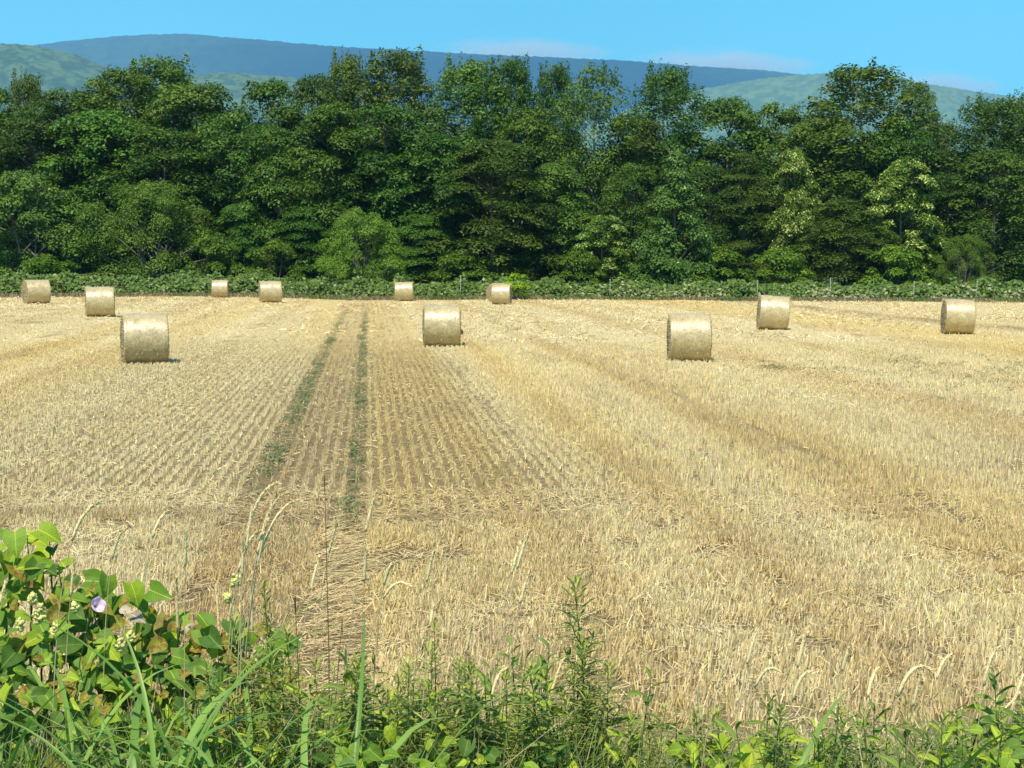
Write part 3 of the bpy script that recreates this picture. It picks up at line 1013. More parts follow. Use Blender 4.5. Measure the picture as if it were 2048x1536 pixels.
dome = lambda t: math.sqrt(max(0.0, 1 - (max(t - 0.32, 0) / 0.70) ** 2)) * (0.62 + 0.38 * min(1, t / 0.3))
tall = lambda t: math.sqrt(max(0.0, 1 - (max(t - 0.45, 0) / 0.57) ** 2.2)) * (0.55 + 0.45 * min(1, t / 0.35))
spire = lambda t: (1 - t) ** 0.85 * (0.75 + 0.25 * min(1, t / 0.15)) + 0.04
bush = lambda t: math.sqrt(max(0.0, 1 - (max(t - 0.25, 0) / 0.77) ** 2)) * (0.8 + 0.2 * min(1, t / 0.2))
KINDS = {
    'broad_a': dict(seed=1, H=16, R=4.6, n=105, rc=1.35, flat=0.62, leaves=190, leaf=0.34, z0=0.10, prof=dome, mat=L_DARK, droop=0.25, up=0.6),
    'broad_b': dict(seed=2, H=16, R=4.8, n=95, rc=1.5, flat=0.55, leaves=210, leaf=0.36, z0=0.08, prof=dome, mat=L_OLIVE, droop=0.3, up=0.6),
    'broad_c': dict(seed=12, H=16, R=4.6, n=110, rc=1.25, flat=0.7, leaves=170, leaf=0.32, z0=0.08, prof=tall, mat=L_DARK, droop=0.2, up=0.5),
    'walnut_a': dict(seed=3, H=14, R=4.8, n=72, rc=1.75, flat=0.26, leaves=250, leaf=0.40, asp=0.45, z0=0.07, prof=bush, mat=L_WALNUT, droop=0.34, up=0.9, hang=0.25, tpow=0.85),
    'walnut_b': dict(seed=4, H=14, R=4.6, n=80, rc=1.6, flat=0.24, leaves=240, leaf=0.38, asp=0.45, z0=0.06, prof=bush, mat=L_WALNUT, droop=0.36, up=0.9, hang=0.25, tpow=0.85),
    'poplar_a': dict(seed=5, H=18, R=3.9, n=150, rc=1.0, flat=1.0, leaves=115, leaf=0.30, z0=0.18, prof=tall, mat=L_POPLAR, droop=-0.1, up=0.35, hang=-0.2, shoots=70, bark=M_BARK_PALE, lob=0.3),
    'poplar_b': dict(seed=6, H=18, R=3.7, n=125, rc=1.0, flat=1.1, leaves=105, leaf=0.28, z0=0.2, prof=tall, mat=L_POPLAR, droop=-0.1, up=0.3, hang=-0.3, shoots=85, bark=M_BARK_PALE, lob=0.38, limb_every=3),
    'poplar_c': dict(seed=7, H=18, R=4.4, n=150, rc=1.05, flat=0.95, leaves=115, leaf=0.30, z0=0.15, prof=dome, mat=L_POPLAR, droop=0, up=0.4, hang=0, shoots=40, bark=M_BARK_PALE, lob=0.3),
    'aspen': dict(seed=8, H=17, R=3.9, n=105, rc=1.0, flat=1.0, leaves=95, leaf=0.29, z0=0.16, prof=tall, mat=L_OLIVE, droop=0, up=0.35, hang=-0.1, shoots=30, bark=M_BARK_PALE, lob=0.35, limb_every=3, r0=0.30),
    'cone': dict(seed=9, H=10, R=3.3, n=150, lob=0.05, rc=0.66, flat=0.75, leaves=120, leaf=0.26, z0=0.08, prof=spire, mat=L_CONE, droop=0.1, up=0.5, hang=0.1, cream=0.035, tpow=1.3),
    'willow': dict(seed=10, H=5.2, R=3.4, n=85, rc=0.62, flat=0.75, leaves=190, leaf=0.19, asp=0.42, z0=0.16, prof=bush, mat=L_WILLOW, droop=0.15, up=0.55, stems=6, bark=M_BARK, r0=0.16),
    'grey_willow': dict(seed=16, H=7.5, R=6.0, n=130, rc=0.85, flat=0.7, leaves=145, leaf=0.23, asp=0.42, z0=0.06, prof=bush, mat=L_GREYW, droop=0.2, up=0.55, stems=5, r0=0.22),
    'silver': dict(seed=11, H=8, R=5.2, n=120, rc=0.85, flat=0.75, leaves=150, leaf=0.26, asp=0.5, z0=0.05, prof=bush, mat=L_SILVER, droop=0.15, up=0.5, stems=3, r0=0.22),
    'cream': dict(seed=13, H=9, R=2.9, n=80, rc=0.85, flat=0.38, leaves=190, leaf=0.27, asp=0.55, z0=0.04, prof=tall, mat=L_CREAM, droop=0.35, up=0.8, hang=0.3, cream=0.2),
    'larch': dict(seed=14, H=13, R=3.4, n=105, rc=0.95, flat=0.30, leaves=150, leaf=0.26, asp=0.35, z0=0.08, prof=spire, mat=L_LARCH, droop=0.2, up=0.7, hang=0.15, tpow=1.2),
    'shrub': dict(seed=15, H=3.2, R=2.0, n=42, rc=0.55, flat=0.5, leaves=120, leaf=0.22, asp=0.5, z0=0.05, prof=bush, mat=L_SHRUB, droop=0.25, up=0.7, stems=4, r0=0.07),
    'bright_shrub': dict(seed=17, H=2.0, R=1.0, n=16, rc=0.4, flat=0.35, leaves=70, leaf=0.24, asp=0.5, z0=0.25, prof=bush, mat=L_BRIGHT, droop=0.3, up=0.9, stems=3, r0=0.04),
}
BUILT = {k: build_tree(v) for k, v in KINDS.items()}
# photo x, photo y of the top, distance, crown width in photo pixels, kind, label
TREES = [
    # back row
    (-30, 160, 131, 240, 'broad_a', 'dark broad tree at the very end of the wood behind the silvery tree'),
    (48, 138, 136, 100, 'poplar_b', 'thin ragged poplar top standing alone against the nearest hill'),
    (140, 178, 129, 230, 'broad_c', 'dark low-topped broad tree between ragged poplar and feathery dome tree'),
    (250, 140, 130, 190, 'poplar_c', 'green poplar shouldering the feathery dome-topped poplar'),
    (312, 103, 133, 190, 'poplar_a', 'feathery dome-topped poplar under the ridge summit'),
    (400, 162, 127, 260, 'broad_b', 'olive leafy broad tree in front of the feathery dome-topped poplar'),
    (190, 215, 124, 260, 'broad_b', 'pale olive broad tree above the grey willow'),
    (540, 150, 130, 220, 'broad_a', 'dark rounded broad tree behind the tall walnut pair'),
    (628, 150, 131, 160, 'broad_c', 'broad tree with small pointed top left of the twin wispy poplars'),
    (690, 97, 133, 110, 'poplar_b', 'smaller of the twin wispy poplars above the bright willow'),
    (785, 87, 131, 170, 'poplar_a', 'tallest wind-swept wispy poplar above the bright willow'),
    (930, 105, 131, 170, 'poplar_b', 'gappy poplar with bare pale limbs in the middle of the wood'),
    (1015, 106, 132, 120, 'poplar_a', 'slim poplar right beside the poplar with bare pale limbs'),
    (1105, 118, 133, 95, 'poplar_a', 'narrow columnar poplar left of the yellowish aspen'),
    (1190, 136, 127, 190, 'aspen', 'yellowish airy aspen with its pale trunk showing'),
    (1330, 122, 132, 150, 'poplar_b', 'open wispy poplar with spiky top above the cone-shaped tree'),
    (1455, 195, 131, 210, 'broad_c', 'dark low-topped tree behind the larch'),
    (1560, 200, 132, 190, 'broad_a', 'dark broad tree left of the big domed poplar'),
    (1725, 132, 130, 250, 'poplar_c', 'big domed poplar standing out against the pale right hill'),
    (1832, 172, 133, 100, 'poplar_c', 'side crown poplar at the right shoulder of the big domed poplar'),
    (1885, 245, 134, 150, 'broad_a', 'low broad tree filling the dip before the spiky right-hand poplars'),
    (1975, 182, 128, 160, 'poplar_b', 'spiky-topped poplar with visible trunk, inner of the end pair'),
    (2055, 180, 129, 150, 'poplar_b', 'spiky-topped poplar, outer of the end pair'),
    (1060, 215, 127, 200, 'broad_c', 'dark broad tree below the slim poplars'),
    (1265, 225, 128, 190, 'broad_a', 'dark broad tree between the aspen and the cone-shaped tree'),
    (1640, 240, 127, 200, 'poplar_c', 'greyish poplar lower left of the big domed poplar'),
    (1800, 240, 127, 200, 'broad_c', 'dark broad tree behind the right cream-leaved tree'),
    # middle row
    (465, 225, 122, 210, 'broad_c', 'dense dark broad tree left of the tall walnut pair'),
    (555, 235, 120, 200, 'walnut_a', 'tall layered walnut, first left of the bright willow'),
    (660, 190, 122, 250, 'walnut_b', 'tall layered walnut right above the bright willow'),
    (770, 200, 122, 250, 'broad_a', 'dark broad tree below the tallest wispy poplar'),
    (870, 250, 120, 250, 'walnut_a', 'layered walnut with wide drooping pads behind two far bales'),
    (985, 265, 118, 280, 'walnut_b', 'big bluish layered walnut left of the cream-leaved shrub tree'),
    (330, 250, 121, 250, 'broad_a', 'dark broad tree rising behind the grey willow'),
    (70, 240, 124, 260, 'broad_c', 'dark broad tree rising behind the silvery tree'),
    (1110, 310, 119, 190, 'walnut_a', 'walnut beside the trunk of the yellowish aspen'),
    (1490, 290, 121, 210, 'larch', 'dark brownish larch right of the cone-shaped tree'),
    (1420, 330, 122, 170, 'broad_c', 'dark broad tree squeezed between cone-shaped tree and larch'),
    (1590, 292, 119.5, 120, 'cream', 'tall narrow cream-leaved tree beside the larch'),
    (1805, 312, 118, 170, 'cream', 'widest cream-leaved tree near the right end of the wood'),
    (1690, 385, 116, 210, 'walnut_a', 'low dark bluish walnut between the two tall cream-leaved trees'),
    (1990, 300, 120, 220, 'broad_c', 'dark broad tree below the spiky-topped end poplars'),
    (1900, 340, 121, 170, 'broad_a', 'dark broad tree right of the widest cream-leaved tree'),
    (1270, 330, 120, 150, 'broad_c', 'dark tree directly left of the cone-shaped tree'),
    (610, 400, 118, 170, 'walnut_b', 'low dark walnut directly behind the bright willow'),
    (840, 420, 117, 170, 'walnut_b', 'low dark walnut right of the bright willow'),
    (480, 400, 118, 150, 'walnut_a', 'low dark walnut right of the grey willow'),
    # front row
    (60, 338, 117, 330, 'silver', 'silvery green many-stemmed tree behind the end-turned bale'),
    (300, 358, 116, 330, 'grey_willow', 'wide olive grey willow with several stems at the wood edge'),
    (722, 418, 110.5, 195, 'willow', 'bright yellow-green round willow bush with fanned stems'),
    (1205, 428, 114, 130, 'cream', 'short cream-leaved shrub tree left of the cone-shaped tree'),
    (1350, 298, 112.5, 195, 'cone', 'cone-shaped green tree with pale tip at the wood edge'),
    (1930, 468, 113, 140, 'grey_willow', 'small olive willow bush near the right end of the bank'),
    (1160, 500, 112.5, 130, 'shrub', 'low fan-leaved shrub under the short cream-leaved tree'),
    (545, 478, 113, 140, 'shrub', 'dark green shrub left of the bright willow'),
    (95, 508, 112, 160, 'shrub', 'leafy shrub under the silvery tree'),
    (420, 470, 113, 150, 'shrub', 'green shrub between the grey willow and dark shrub'),
    (1560, 495, 113, 160, 'shrub', 'dark shrub behind the leaning bale'),
    (1420, 490, 113, 170, 'shrub', 'dark shrub at the foot of the larch'),
    (1790, 490, 112, 150, 'shrub', 'shrub at the foot of the widest cream-leaved tree'),
    (930, 500, 113.5, 170, 'shrub', 'dark shrub under the big bluish walnut'),
    (1032, 541, 106.5, 64, 'bright_shrub', 'tiny bright yellow-green shrub poking out of the bank'),
]
for (px, py, D, wpx, kind, label) in TREES:
    if wpx > 150 and kind not in ('shrub', 'bright_shrub', 'willow'):
        py += 4
    if kind.startswith('poplar'):
        wpx *= 1.42
    elif kind.startswith('broad'):
        wpx *= 1.12
    top = at(px, py, D)
    zb = float(ground_z(top.x, D)) if D < 112 else 0.0
    H = top.z - zb
    K = KINDS[kind]
    t = bpy.data.objects.new({'shrub': 'shrub', 'bright_shrub': 'shrub', 'willow': 'willow_bush'}.get(kind, kind.split('_')[0] + '_tree' if kind not in ('grey_willow', 'silver', 'cone', 'cream') else {'grey_willow': 'willow_tree', 'silver': 'silver_tree', 'cone': 'cone_tree', 'cream': 'flowering_tree'}[kind]), None)
    COL.objects.link(t)
    t.location = (top.x, D, zb)
    sw = (wpx * D / F_PX) / (2 * (K['R'] + 0.55 * K['rc']))
    sh = H / (K['H'] + 0.35 * K['rc'] + (0.9 if K.get('shoots', 0) > 60 else 0))
    t.scale = (sw, sw, sh)
    t.rotation_euler = (0, 0, (px * 37 % 100) / 100 * 6.283 if kind not in ('poplar_a', 'poplar_b') else 0.6 * ((px * 37 % 100) / 100 - 0.5))
    tr_, cr_ = BUILT[kind]
    obj('trunk', tr_, t)
    obj('crown', cr_, t)
    tag(t, label, 'shrub' if 'shrub' in kind else 'tree', 'shrubs along the foot of the wood' if 'shrub' in kind else 'trees of the wood behind the field')
# the rest of the wood, deeper in, seen only as darkness between the trunks
rw = np.random.default_rng(66)
k = 0
for row, D in ((0, 138), (1, 143)):
    for i in range(17):
        x = -54 + i * 6.7 + row * 3.2 + rw.normal(0, 0.8)
        kind = ('broad_a', 'broad_c', 'walnut_b')[k % 3]
        t = bpy.data.objects.new(kind.split('_')[0] + '_tree', None)
        COL.objects.link(t)
        t.location = (x, D + rw.normal(0, 1), 0)
        H = (13.2 + rw.normal(0, 0.5)) / KINDS[kind]['H']
        t.scale = (H * 1.05, H * 1.05, H)
        t.rotation_euler = (0, 0, rw.random() * 6.28)
        obj('trunk', BUILT[kind][0], t)
        obj('crown', BUILT[kind][1], t)
        tag(t, 'dark tree deep in the wood, mostly hidden behind the trees of its edge', 'tree', 'trees deep in the wood')
        k += 1

# ------------------------------------------------------------------ overgrown bank at the far field edge
L_BANK = leaf_mat('bank_leaf', (0.060, 0.105, 0.018), (0.11, 0.175, 0.030), (0.18, 0.25, 0.05), (0.34, 0.33, 0.17), transl=0.2, obj_var=0.01)


def bank_h(x):
    return 1.02 - 0.004 * x + 0.6 * (fbm(x / 3.0, x * 0 + 4, 8, 3) - 0.5)


bx_ = np.arange(-60, 60.1, 0.6)
off = np.array([0.3, 1.2, 2.2, 3.4, 5.0, 8.0])
hgt = np.array([0.0, 0.35, 0.8, 1.0, 0.95, 0.6])
BX, BO = np.meshgrid(bx_, off)
BH = np.repeat(hgt[:, None], len(bx_), 1) * bank_h(bx_)[None] * 0.8 - 0.03
BY = edge_y(BX) + BO
BZ0 = ground_z(BX.ravel(), np.minimum(BY, 108).ravel()).reshape(BX.shape)
tag(obj('bank', mesh_np('bank', np.stack([BX.ravel(), BY.ravel(), (BZ0 + BH).ravel()], 1), grid_faces(len(bx_), len(off)), M_SOIL, True)),
    'low earth bank between the field and the wood', kind='structure')
rng = np.random.default_rng(202)
n = 40000
x = -46 + 92 * rng.random(n)
o_ = rng.random(n) ** 0.9 * 4.2
hs = np.interp(o_, off, hgt) * bank_h(x) * 0.8
extra_h = (0.42 + 0.4 * smooth(0.6, 0.75, fbm(x / 0.9, x * 0 + 7, 18, 2))) * rng.random(n) * (0.4 + 1.2 * fbm(x / 1.1, o_ / 1.1, 6, 2)) * np.clip(o_ / 0.8, 0.15, 1)
y = edge_y(x) + o_
z = ground_z(x, np.minimum(y, 108)) + hs + extra_h
N = unit(np.stack([rng.normal(0, 0.5, n), -0.45 + rng.normal(0, 0.5, n), 0.75 + 0 * x], 1))
tint = np.clip(0.32 + 0.2 * rng.normal(0, 1, n) + 0.25 * (fbm(x / 2.0, o_ / 1.5, 3, 3) - 0.5), 0, 0.74)
pale = rng.random(n) < (0.02 + 0.36 * smooth(0, 8, x) * smooth(2.3, 0.9, o_) * smooth(0.35, 0.6, fbm(x / 1.6, o_, 13, 3)) + 0.05 * smooth(2.4, 1, o_))
tint = np.where(pale, 1.0, tint)
big = 0.20 + 0.14 * rng.random(n)
v, f, tt = leaf_cards(np.stack([x, y, z], 1), N, big, big * 0.7, rng, tint, 0.35)
tag(obj('bank_plants', mesh_np('bank_plants', v, f, L_BANK, False, {'tint': ('FACE', 'FLOAT', tt)})),
    'dense large-leaved weeds covering the bank, wilted pale leaves to the right', kind='stuff')
# rough grass along its foot
n = 26000
x = -46 + 92 * rng.random(n)
y = edge_y(x) + 0.9 * rng.normal(0, 0.6, n) + 1.6 * (fbm(x / 3, x * 0, 14, 3) - 0.5)
d = unit(np.stack([rng.normal(0, 0.5, n), rng.normal(-0.1, 0.5, n), np.ones(n)], 1))
an = rng.normal(0, 0.5, n)
v, f = ribbons(np.stack([x, y, ground_z(x, np.minimum(y, 108))], 1), d, 0.12 + 0.22 * rng.random(n), 0.03 + 0.03 * rng.random(n), np.stack([np.cos(an), np.sin(an), 0 * an], 1))
gm = fbm(x / 2.5, y, 19, 3)
c = mixc(np.array([[0.13, 0.16, 0.04]]) * np.ones((n, 1)), np.array([0.27, 0.21, 0.11]), smooth(0.4, 0.55, gm)) * (1 + 0.2 * rng.normal(0, 1, (n, 1)))
tag(obj('edge_grass', mesh_np('edge_grass', v, f, M_STRAW, False, {'col': ('POINT', 'FLOAT_COLOR', np.concatenate([np.repeat(np.clip(c, .01, .8), 4, 0), np.ones((4 * n, 1))], 1))})),
    'rough olive grass strip along the foot of the bank', kind='stuff')

# fence posts in front of the bank
M_POST = simple_mat('weathered_post', (0.22, 0.22, 0.17), (0.36, 0.36, 0.29), 12.0, 0.7, 0.3, 0.3, 0.005, (1, 1, 0.2))
M_CLIP = simple_mat('pale_insulator', (0.55, 0.55, 0.5), (0.7, 0.7, 0.64), 20.0, 0.5, 0.4, 0.1, 0.002)
POSTS = [(921, 550, 'post standing alone between the bale pairs, clear of pale leaves'), (1220, 558, 'post among pale wilted leaves below the cream-leaved shrub tree'),
         (1515, 561, 'post hidden low behind the leaning bale'), (1661, 556, 'post just right of the leaning bale'),
         (1828, 562, 'post midway between the leaning bale and the bale beside brown windrow'), (1954, 562, 'post behind the bale beside brown windrow')]
for px, py, lab in POSTS:
    X0 = (px - 1024) / F_PX * 104
    D = float(edge_y(X0)) - 0.15
    top = at(px, py, D)
    zb = float(ground_z(top.x, D))
    t = bpy.data.objects.new('fence_post', None)
    COL.objects.link(t)
    t.location = (top.x, D, zb)
    H = top.z - zb
    g = Geo()
    g.tube([(0, 0, -0.1), (0.004, 0, H * 0.5), (0.012, 0, H - 0.02), (0.012, 0, H)], [0.034, 0.032, 0.031, 0.022], 8, True)
    obj('pole', g.mesh('pole', M_POST), t)
    for fz in (0.45, 0.72, 0.95):
        g = Geo()
        g.tube([(0, -0.03, H * fz - 0.025), (0, -0.05, H * fz), (0, -0.03, H * fz + 0.025)], [0.016, 0.022, 0.016], 6, True)
        obj('insulator', g.mesh('insulator', M_CLIP), t)
    tag(t, 'thin pale grey ' + lab, 'fence post', 'fence posts along the bank')

# ------------------------------------------------------------------ plants of the road verge
def near_leaf_mat(name, c1, c2, brown=0.0, brown_c=(0.22, 0.10, 0.03), transl=0.3, rough=0.58, rib=1.5):
    m, n, l, p, out = new_mat(name)
    tc = n.new('ShaderNodeTexCoord')
    oi = n.new('ShaderNodeObjectInfo')
    cm = n.new('ShaderNodeVectorMath')
    cm.operation = 'MULTIPLY_ADD'
    cm.inputs[1].default_value = (1, 1, 1)
    sc_ = n.new('ShaderNodeVectorMath')
    sc_.operation = 'SCALE'
    sc_.inputs['Scale'].default_value = 31.0
    cb = n.new('ShaderNodeCombineXYZ')
    for a in 'XYZ':
        l.new(oi.outputs['Random'], cb.inputs[a])
    l.new(cb.outputs[0], sc_.inputs[0])
    l.new(tc.outputs['Object'], cm.inputs[0])
    l.new(sc_.outputs[0], cm.inputs[2])
    nz = n.new('ShaderNodeTexNoise')
    nz.inputs['Scale'].default_value = 3.0
    nz.inputs['Detail'].default_value = 5
    l.new(cm.outputs[0], nz.inputs['Vector'])
    rp = ramp(n, [(0.3, c1), (0.7, c2)])
    mixv = n.new('ShaderNodeMath')
    mixv.operation = 'MULTIPLY_ADD'
    mixv.inputs[1].default_value = 0.55
    ms = n.new('ShaderNodeMath')
    ms.operation = 'MULTIPLY'
    ms.inputs[1].default_value = 0.45
    l.new(nz.outputs['Fac'], ms.inputs[0])
    l.new(oi.outputs['Random'], mixv.inputs[0])
    l.new(ms.outputs[0], mixv.inputs[2])
    l.new(mixv.outputs[0], rp.inputs['Fac'])
    col = rp.outputs['Color']
    # pale midrib
    sx = n.new('ShaderNodeSeparateXYZ')
    l.new(tc.outputs['Object'], sx.inputs[0])
    ab = n.new('ShaderNodeMath')
    ab.operation = 'ABSOLUTE'
    l.new(sx.outputs['X'], ab.inputs[0])
    lt = n.new('ShaderNodeMapRange')
    lt.inputs['From Min'].default_value = 0.008
    lt.inputs['From Max'].default_value = 0.022
    lt.inputs['To Min'].default_value = 1
    lt.inputs['To Max'].default_value = 0
    l.new(ab.outputs[0], lt.inputs['Value'])
    mr = n.new('ShaderNodeMix')
    mr.data_type = 'RGBA'
    mr.inputs['B'].default_value = (c2[0] * rib + 0.03, c2[1] * rib * 0.9 + 0.03, c2[2] * rib + 0.02, 1)
    l.new(lt.outputs['Result'], mr.inputs['Factor'])
    l.new(col, mr.inputs['A'])
    col = mr.outputs['Result']
    vy = n.new('ShaderNodeMath')
    vy.operation = 'MULTIPLY_ADD'
    vy.inputs[1].default_value = -0.8
    l.new(ab.outputs[0], vy.inputs[0])
    l.new(sx.outputs['Y'], vy.inputs[2])
    vf = n.new('ShaderNodeMath')
    vf.operation = 'MULTIPLY'
    vf.inputs[1].default_value = 8.0
    l.new(vy.outputs[0], vf.inputs[0])
    vp = n.new('ShaderNodeMath')
    vp.operation = 'PINGPONG'
    vp.inputs[1].default_value = 0.5
    l.new(vf.outputs[0], vp.inputs[0])
    vm = n.new('ShaderNodeMapRange')
    vm.inputs['From Min'].default_value = 0.02
    vm.inputs['From Max'].default_value = 0.11
    vm.inputs['To Min'].default_value = 0.26 if rib > 1.3 else 0.0
    vm.inputs['To Max'].default_value = 0.0
    l.new(vp.outputs[0], vm.inputs['Value'])
    mv2 = n.new('ShaderNodeMix')
    mv2.data_type = 'RGBA'
    mv2.inputs['B'].default_value = (c2[0] * rib, c2[1] * rib * 0.95, c2[2] * rib, 1)
    l.new(vm.outputs['Result'], mv2.inputs['Factor'])
    l.new(col, mv2.inputs['A'])
    col = mv2.outputs['Result']
    if brown:
        n2 = n.new('ShaderNodeTexNoise')
        n2.inputs['Scale'].default_value = 5.0
        n2.inputs['Detail'].default_value = 6
        n2.inputs['Roughness'].default_value = 0.7
        l.new(cm.outputs[0], n2.inputs['Vector'])
        mb = n.new('ShaderNodeMapRange')
        mb.inputs['From Min'].default_value = 0.66 - brown * 0.3
        mb.inputs['From Max'].default_value = 0.74 - brown * 0.26
        l.new(n2.outputs['Fac'], mb.inputs['Value'])
        mx2 = n.new('ShaderNodeMix')
        mx2.data_type = 'RGBA'
        mx2.inputs['B'].default_value = (*brown_c, 1)
        l.new(mb.outputs['Result'], mx2.inputs['Factor'])
        l.new(col, mx2.inputs['A'])
        col = mx2.outputs['Result']
    l.new(col, p.inputs['Base Color'])
    p.inputs['Roughness'].default_value = rough
    p.inputs['Specular IOR Level'].default_value = 0.25
    bp = n.new('ShaderNodeBump')
    bp.inputs['Strength'].default_value = 0.25
    bp.inputs['Distance'].default_value = 0.02
    l.new(nz.outputs['Fac'], bp.inputs['Height'])
    l.new(bp.outputs['Normal'], p.inputs['Normal'])
    tr = n.new('ShaderNodeBsdfTranslucent')
    g = n.new('ShaderNodeMix')
    g.data_type = 'RGBA'
    g.blend_type = 'MULTIPLY'
    g.inputs['Factor'].default_value = 1
    g.inputs['B'].default_value = (1.3, 1.3, 0.5, 1)
    l.new(col, g.inputs['A'])
    l.new(g.outputs['Result'], tr.inputs['Color'])
    mx = n.new('ShaderNodeMixShader')
    mx.inputs['Fac'].default_value = transl
    l.new(p.outputs['BSDF'], mx.inputs[1])
    l.new(tr.outputs['BSDF'], mx.inputs[2])
    l.new(mx.outputs['Shader'], out.inputs['Surface'])
    return m


N_GREEN = near_leaf_mat('vine_leaf_green', (0.119, 0.222, 0.019), (0.248, 0.367, 0.031), 0.22)
N_EATEN = near_leaf_mat('vine_leaf_eaten', (0.205, 0.205, 0.023), (0.324, 0.299, 0.031), 0.62, (0.20, 0.105, 0.035))
N_LIME = near_leaf_mat('vine_leaf_lime', (0.240, 0.350, 0.020), (0.384, 0.476, 0.033), 0.1, transl=0.35)
N_DARK = near_leaf_mat('vine_leaf_dark', (0.057, 0.128, 0.019), (0.119, 0.213, 0.029), 0.15)
N_WEED = near_leaf_mat('weed_leaf', (0.086, 0.145, 0.023), (0.184, 0.256, 0.040), 0.12)
N_WEEDL = near_leaf_mat('weed_leaf_light', (0.216, 0.307, 0.023), (0.367, 0.444, 0.037), 0.1, transl=0.3)
N_BLADE = near_leaf_mat('grass_blade', (0.140, 0.256, 0.048), (0.248, 0.384, 0.079), 0.05, (0.35, 0.28, 0.12), rib=1.15, rough=0.38)
N_FEATH = near_leaf_mat('feathery_leaf', (0.130, 0.179, 0.033), (0.248, 0.290, 0.058), 0.0)
N_DRY = simple_mat('dry_seed_head', (0.74, 0.55, 0.26), (0.88, 0.72, 0.42), 90.0, 0.9, 0.1, 0.4, 0.003)
N_DRYSTEM = simple_mat('dry_stem', (0.42, 0.33, 0.17), (0.58, 0.47, 0.27), 30.0, 0.7, 0.3, 0.2, 0.002)
N_STEM = simple_mat('green_stem', (0.06, 0.10, 0.03), (0.11, 0.16, 0.05), 20.0, 0.6, 0.3, 0.2, 0.002)
N_REDSTEM = simple_mat('brown_stem', (0.09, 0.06, 0.03), (0.17, 0.12, 0.05), 20.0, 0.6, 0.3, 0.2, 0.002)
N_YELLOW = simple_mat('cream_flower', (0.50, 0.48, 0.14), (0.66, 0.62, 0.24), 60.0, 0.7, 0.2, 0.2, 0.002)
N_WITHER = near_leaf_mat('withered_leaf', (0.28, 0.22, 0.14), (0.44, 0.37, 0.26), 0.4, (0.16, 0.10, 0.06), transl=0.1, rough=0.8)


def leaf_shape(kind, mat, curl=0.25, fold=0.15, twist=0.0, wave=0.0):
    """Leaf of length 1 along +Y, face up +Z."""
    S = 13
    s = np.linspace(0, 1, S)
    if kind == 'ovate':
        w = 0.36 * np.sin(np.pi * np.clip(s, 0.02, 1) ** 0.72) ** 0.85
    elif kind == 'heart':
        w = 0.44 * np.cos(np.pi / 2 * np.clip(s, 0, 1) ** 1.25) * (0.82 + 0.3 * np.sin(np.pi * s))
    elif kind == 'lobed':
        w = 0.42 * np.interp(s, np.linspace(0, 1, 11), [0.5, 0.95, 0.98, 0.76, 1.0, 1.02, 0.72, 0.7, 0.42, 0.24, 0.02])
    elif kind == 'arrow':
        w = 0.34 * np.interp(s, np.linspace(0, 1, 9), [1.15, 0.92, 0.8, 0.72, 0.62, 0.48, 0.34, 0.18, 0.01])
    else:                                       # lance
        w = 0.135 * np.sin(np.pi * np.clip(s, 0.03, 1) ** 0.8) ** 0.8
    w[-1] = 0.004
    y = s.copy()
    back = np.zeros(S)
    if kind in ('heart', 'arrow'):
        back[0], back[1] = -0.16, -0.05         # lobes behind the stalk
    v, rowsn = [], 5
    for i in range(S):
        for j, f in enumerate((-1, -0.5, 0, 0.5, 1)):
            x = f * w[i]
            z = -curl * s[i] ** 2 + fold * abs(x) + wave * 0.022 * math.sin(s[i] * 9 + f * 2) * abs(f)
            yy = y[i] * (1 - 0.12 * curl) + back[i] * abs(f)
            z += twist * f * s[i] * 0.2
            v.append((x, yy, z))
    return mesh_np('leaf', np.array(v), grid_faces(rowsn, S), mat, True)


def blade_shape(mat, bend, seed, width=0.022):
    """Grass blade of length 1 that rises and arches over towards +X."""
    S = 14
    v = []
    for i in range(S):
        s = i / (S - 1)
        a = bend * s ** 1.7
        x = (1 - math.cos(a * 1.0)) / max(a, 1e-3) * s if a > 1e-3 else 0
        z = math.sin(a) / max(a, 1e-3) * s if a > 1e-3 else s
        w = width * (0.75 + 0.5 * math.sin(min(1, s * 1.6) * 1.6)) * (1 - s ** 3.0) + 0.0006
        tw = 0.5 * math.sin(seed + s * 2.4)
        for f in (-1, 0, 1):
            v.append((x + f * w * math.sin(tw) + (0.004 if f == 0 else 0), f * w * math.cos(tw), z))
    return mesh_np('blade', np.array(v), grid_faces(3, S), mat, True)


LEAVES = {k: [] for k in ('green', 'eaten', 'lime', 'dark', 'wither')}
for nm, mt in (('green', N_GREEN), ('eaten', N_EATEN), ('lime', N_LIME), ('dark', N_DARK), ('wither', N_WITHER)):
    for sh, cu, fo, wv in (('ovate', 0.3, 0.35, 1.0), ('heart', 0.35, 0.25, 1.0), ('ovate', 0.25, 0.25, 0.8), ('heart', 0.15, 0.5, 0.5), ('ovate', 0.5, 0.2, 1.6)):
        LEAVES[nm].append(leaf_shape(sh, mt, cu, fo, 0.3, wv))
LANCE = [leaf_shape('lance', m_, c_, f_, 0.4, 0.6) for m_ in (N_WEED, N_WEEDL) for c_, f_ in ((0.25, 0.5), (0.5, 0.4), (0.05, 0.6))]
ARROW = [leaf_shape('arrow', N_GREEN, 0.2, 0.35, 0.2, 0.6), leaf_shape('arrow', N_LIME, 0.3, 0.2, 0.2, 0.8)]
BLADES = [blade_shape(N_BLADE, b_, i_ * 1.7, w_) for i_, (b_, w_) in enumerate(((0.9, 0.007), (1.3, 0.009), (1.8, 0.0105), (2.3, 0.010), (1.5, 0.007), (2.0, 0.011), (2.7, 0.009)))]


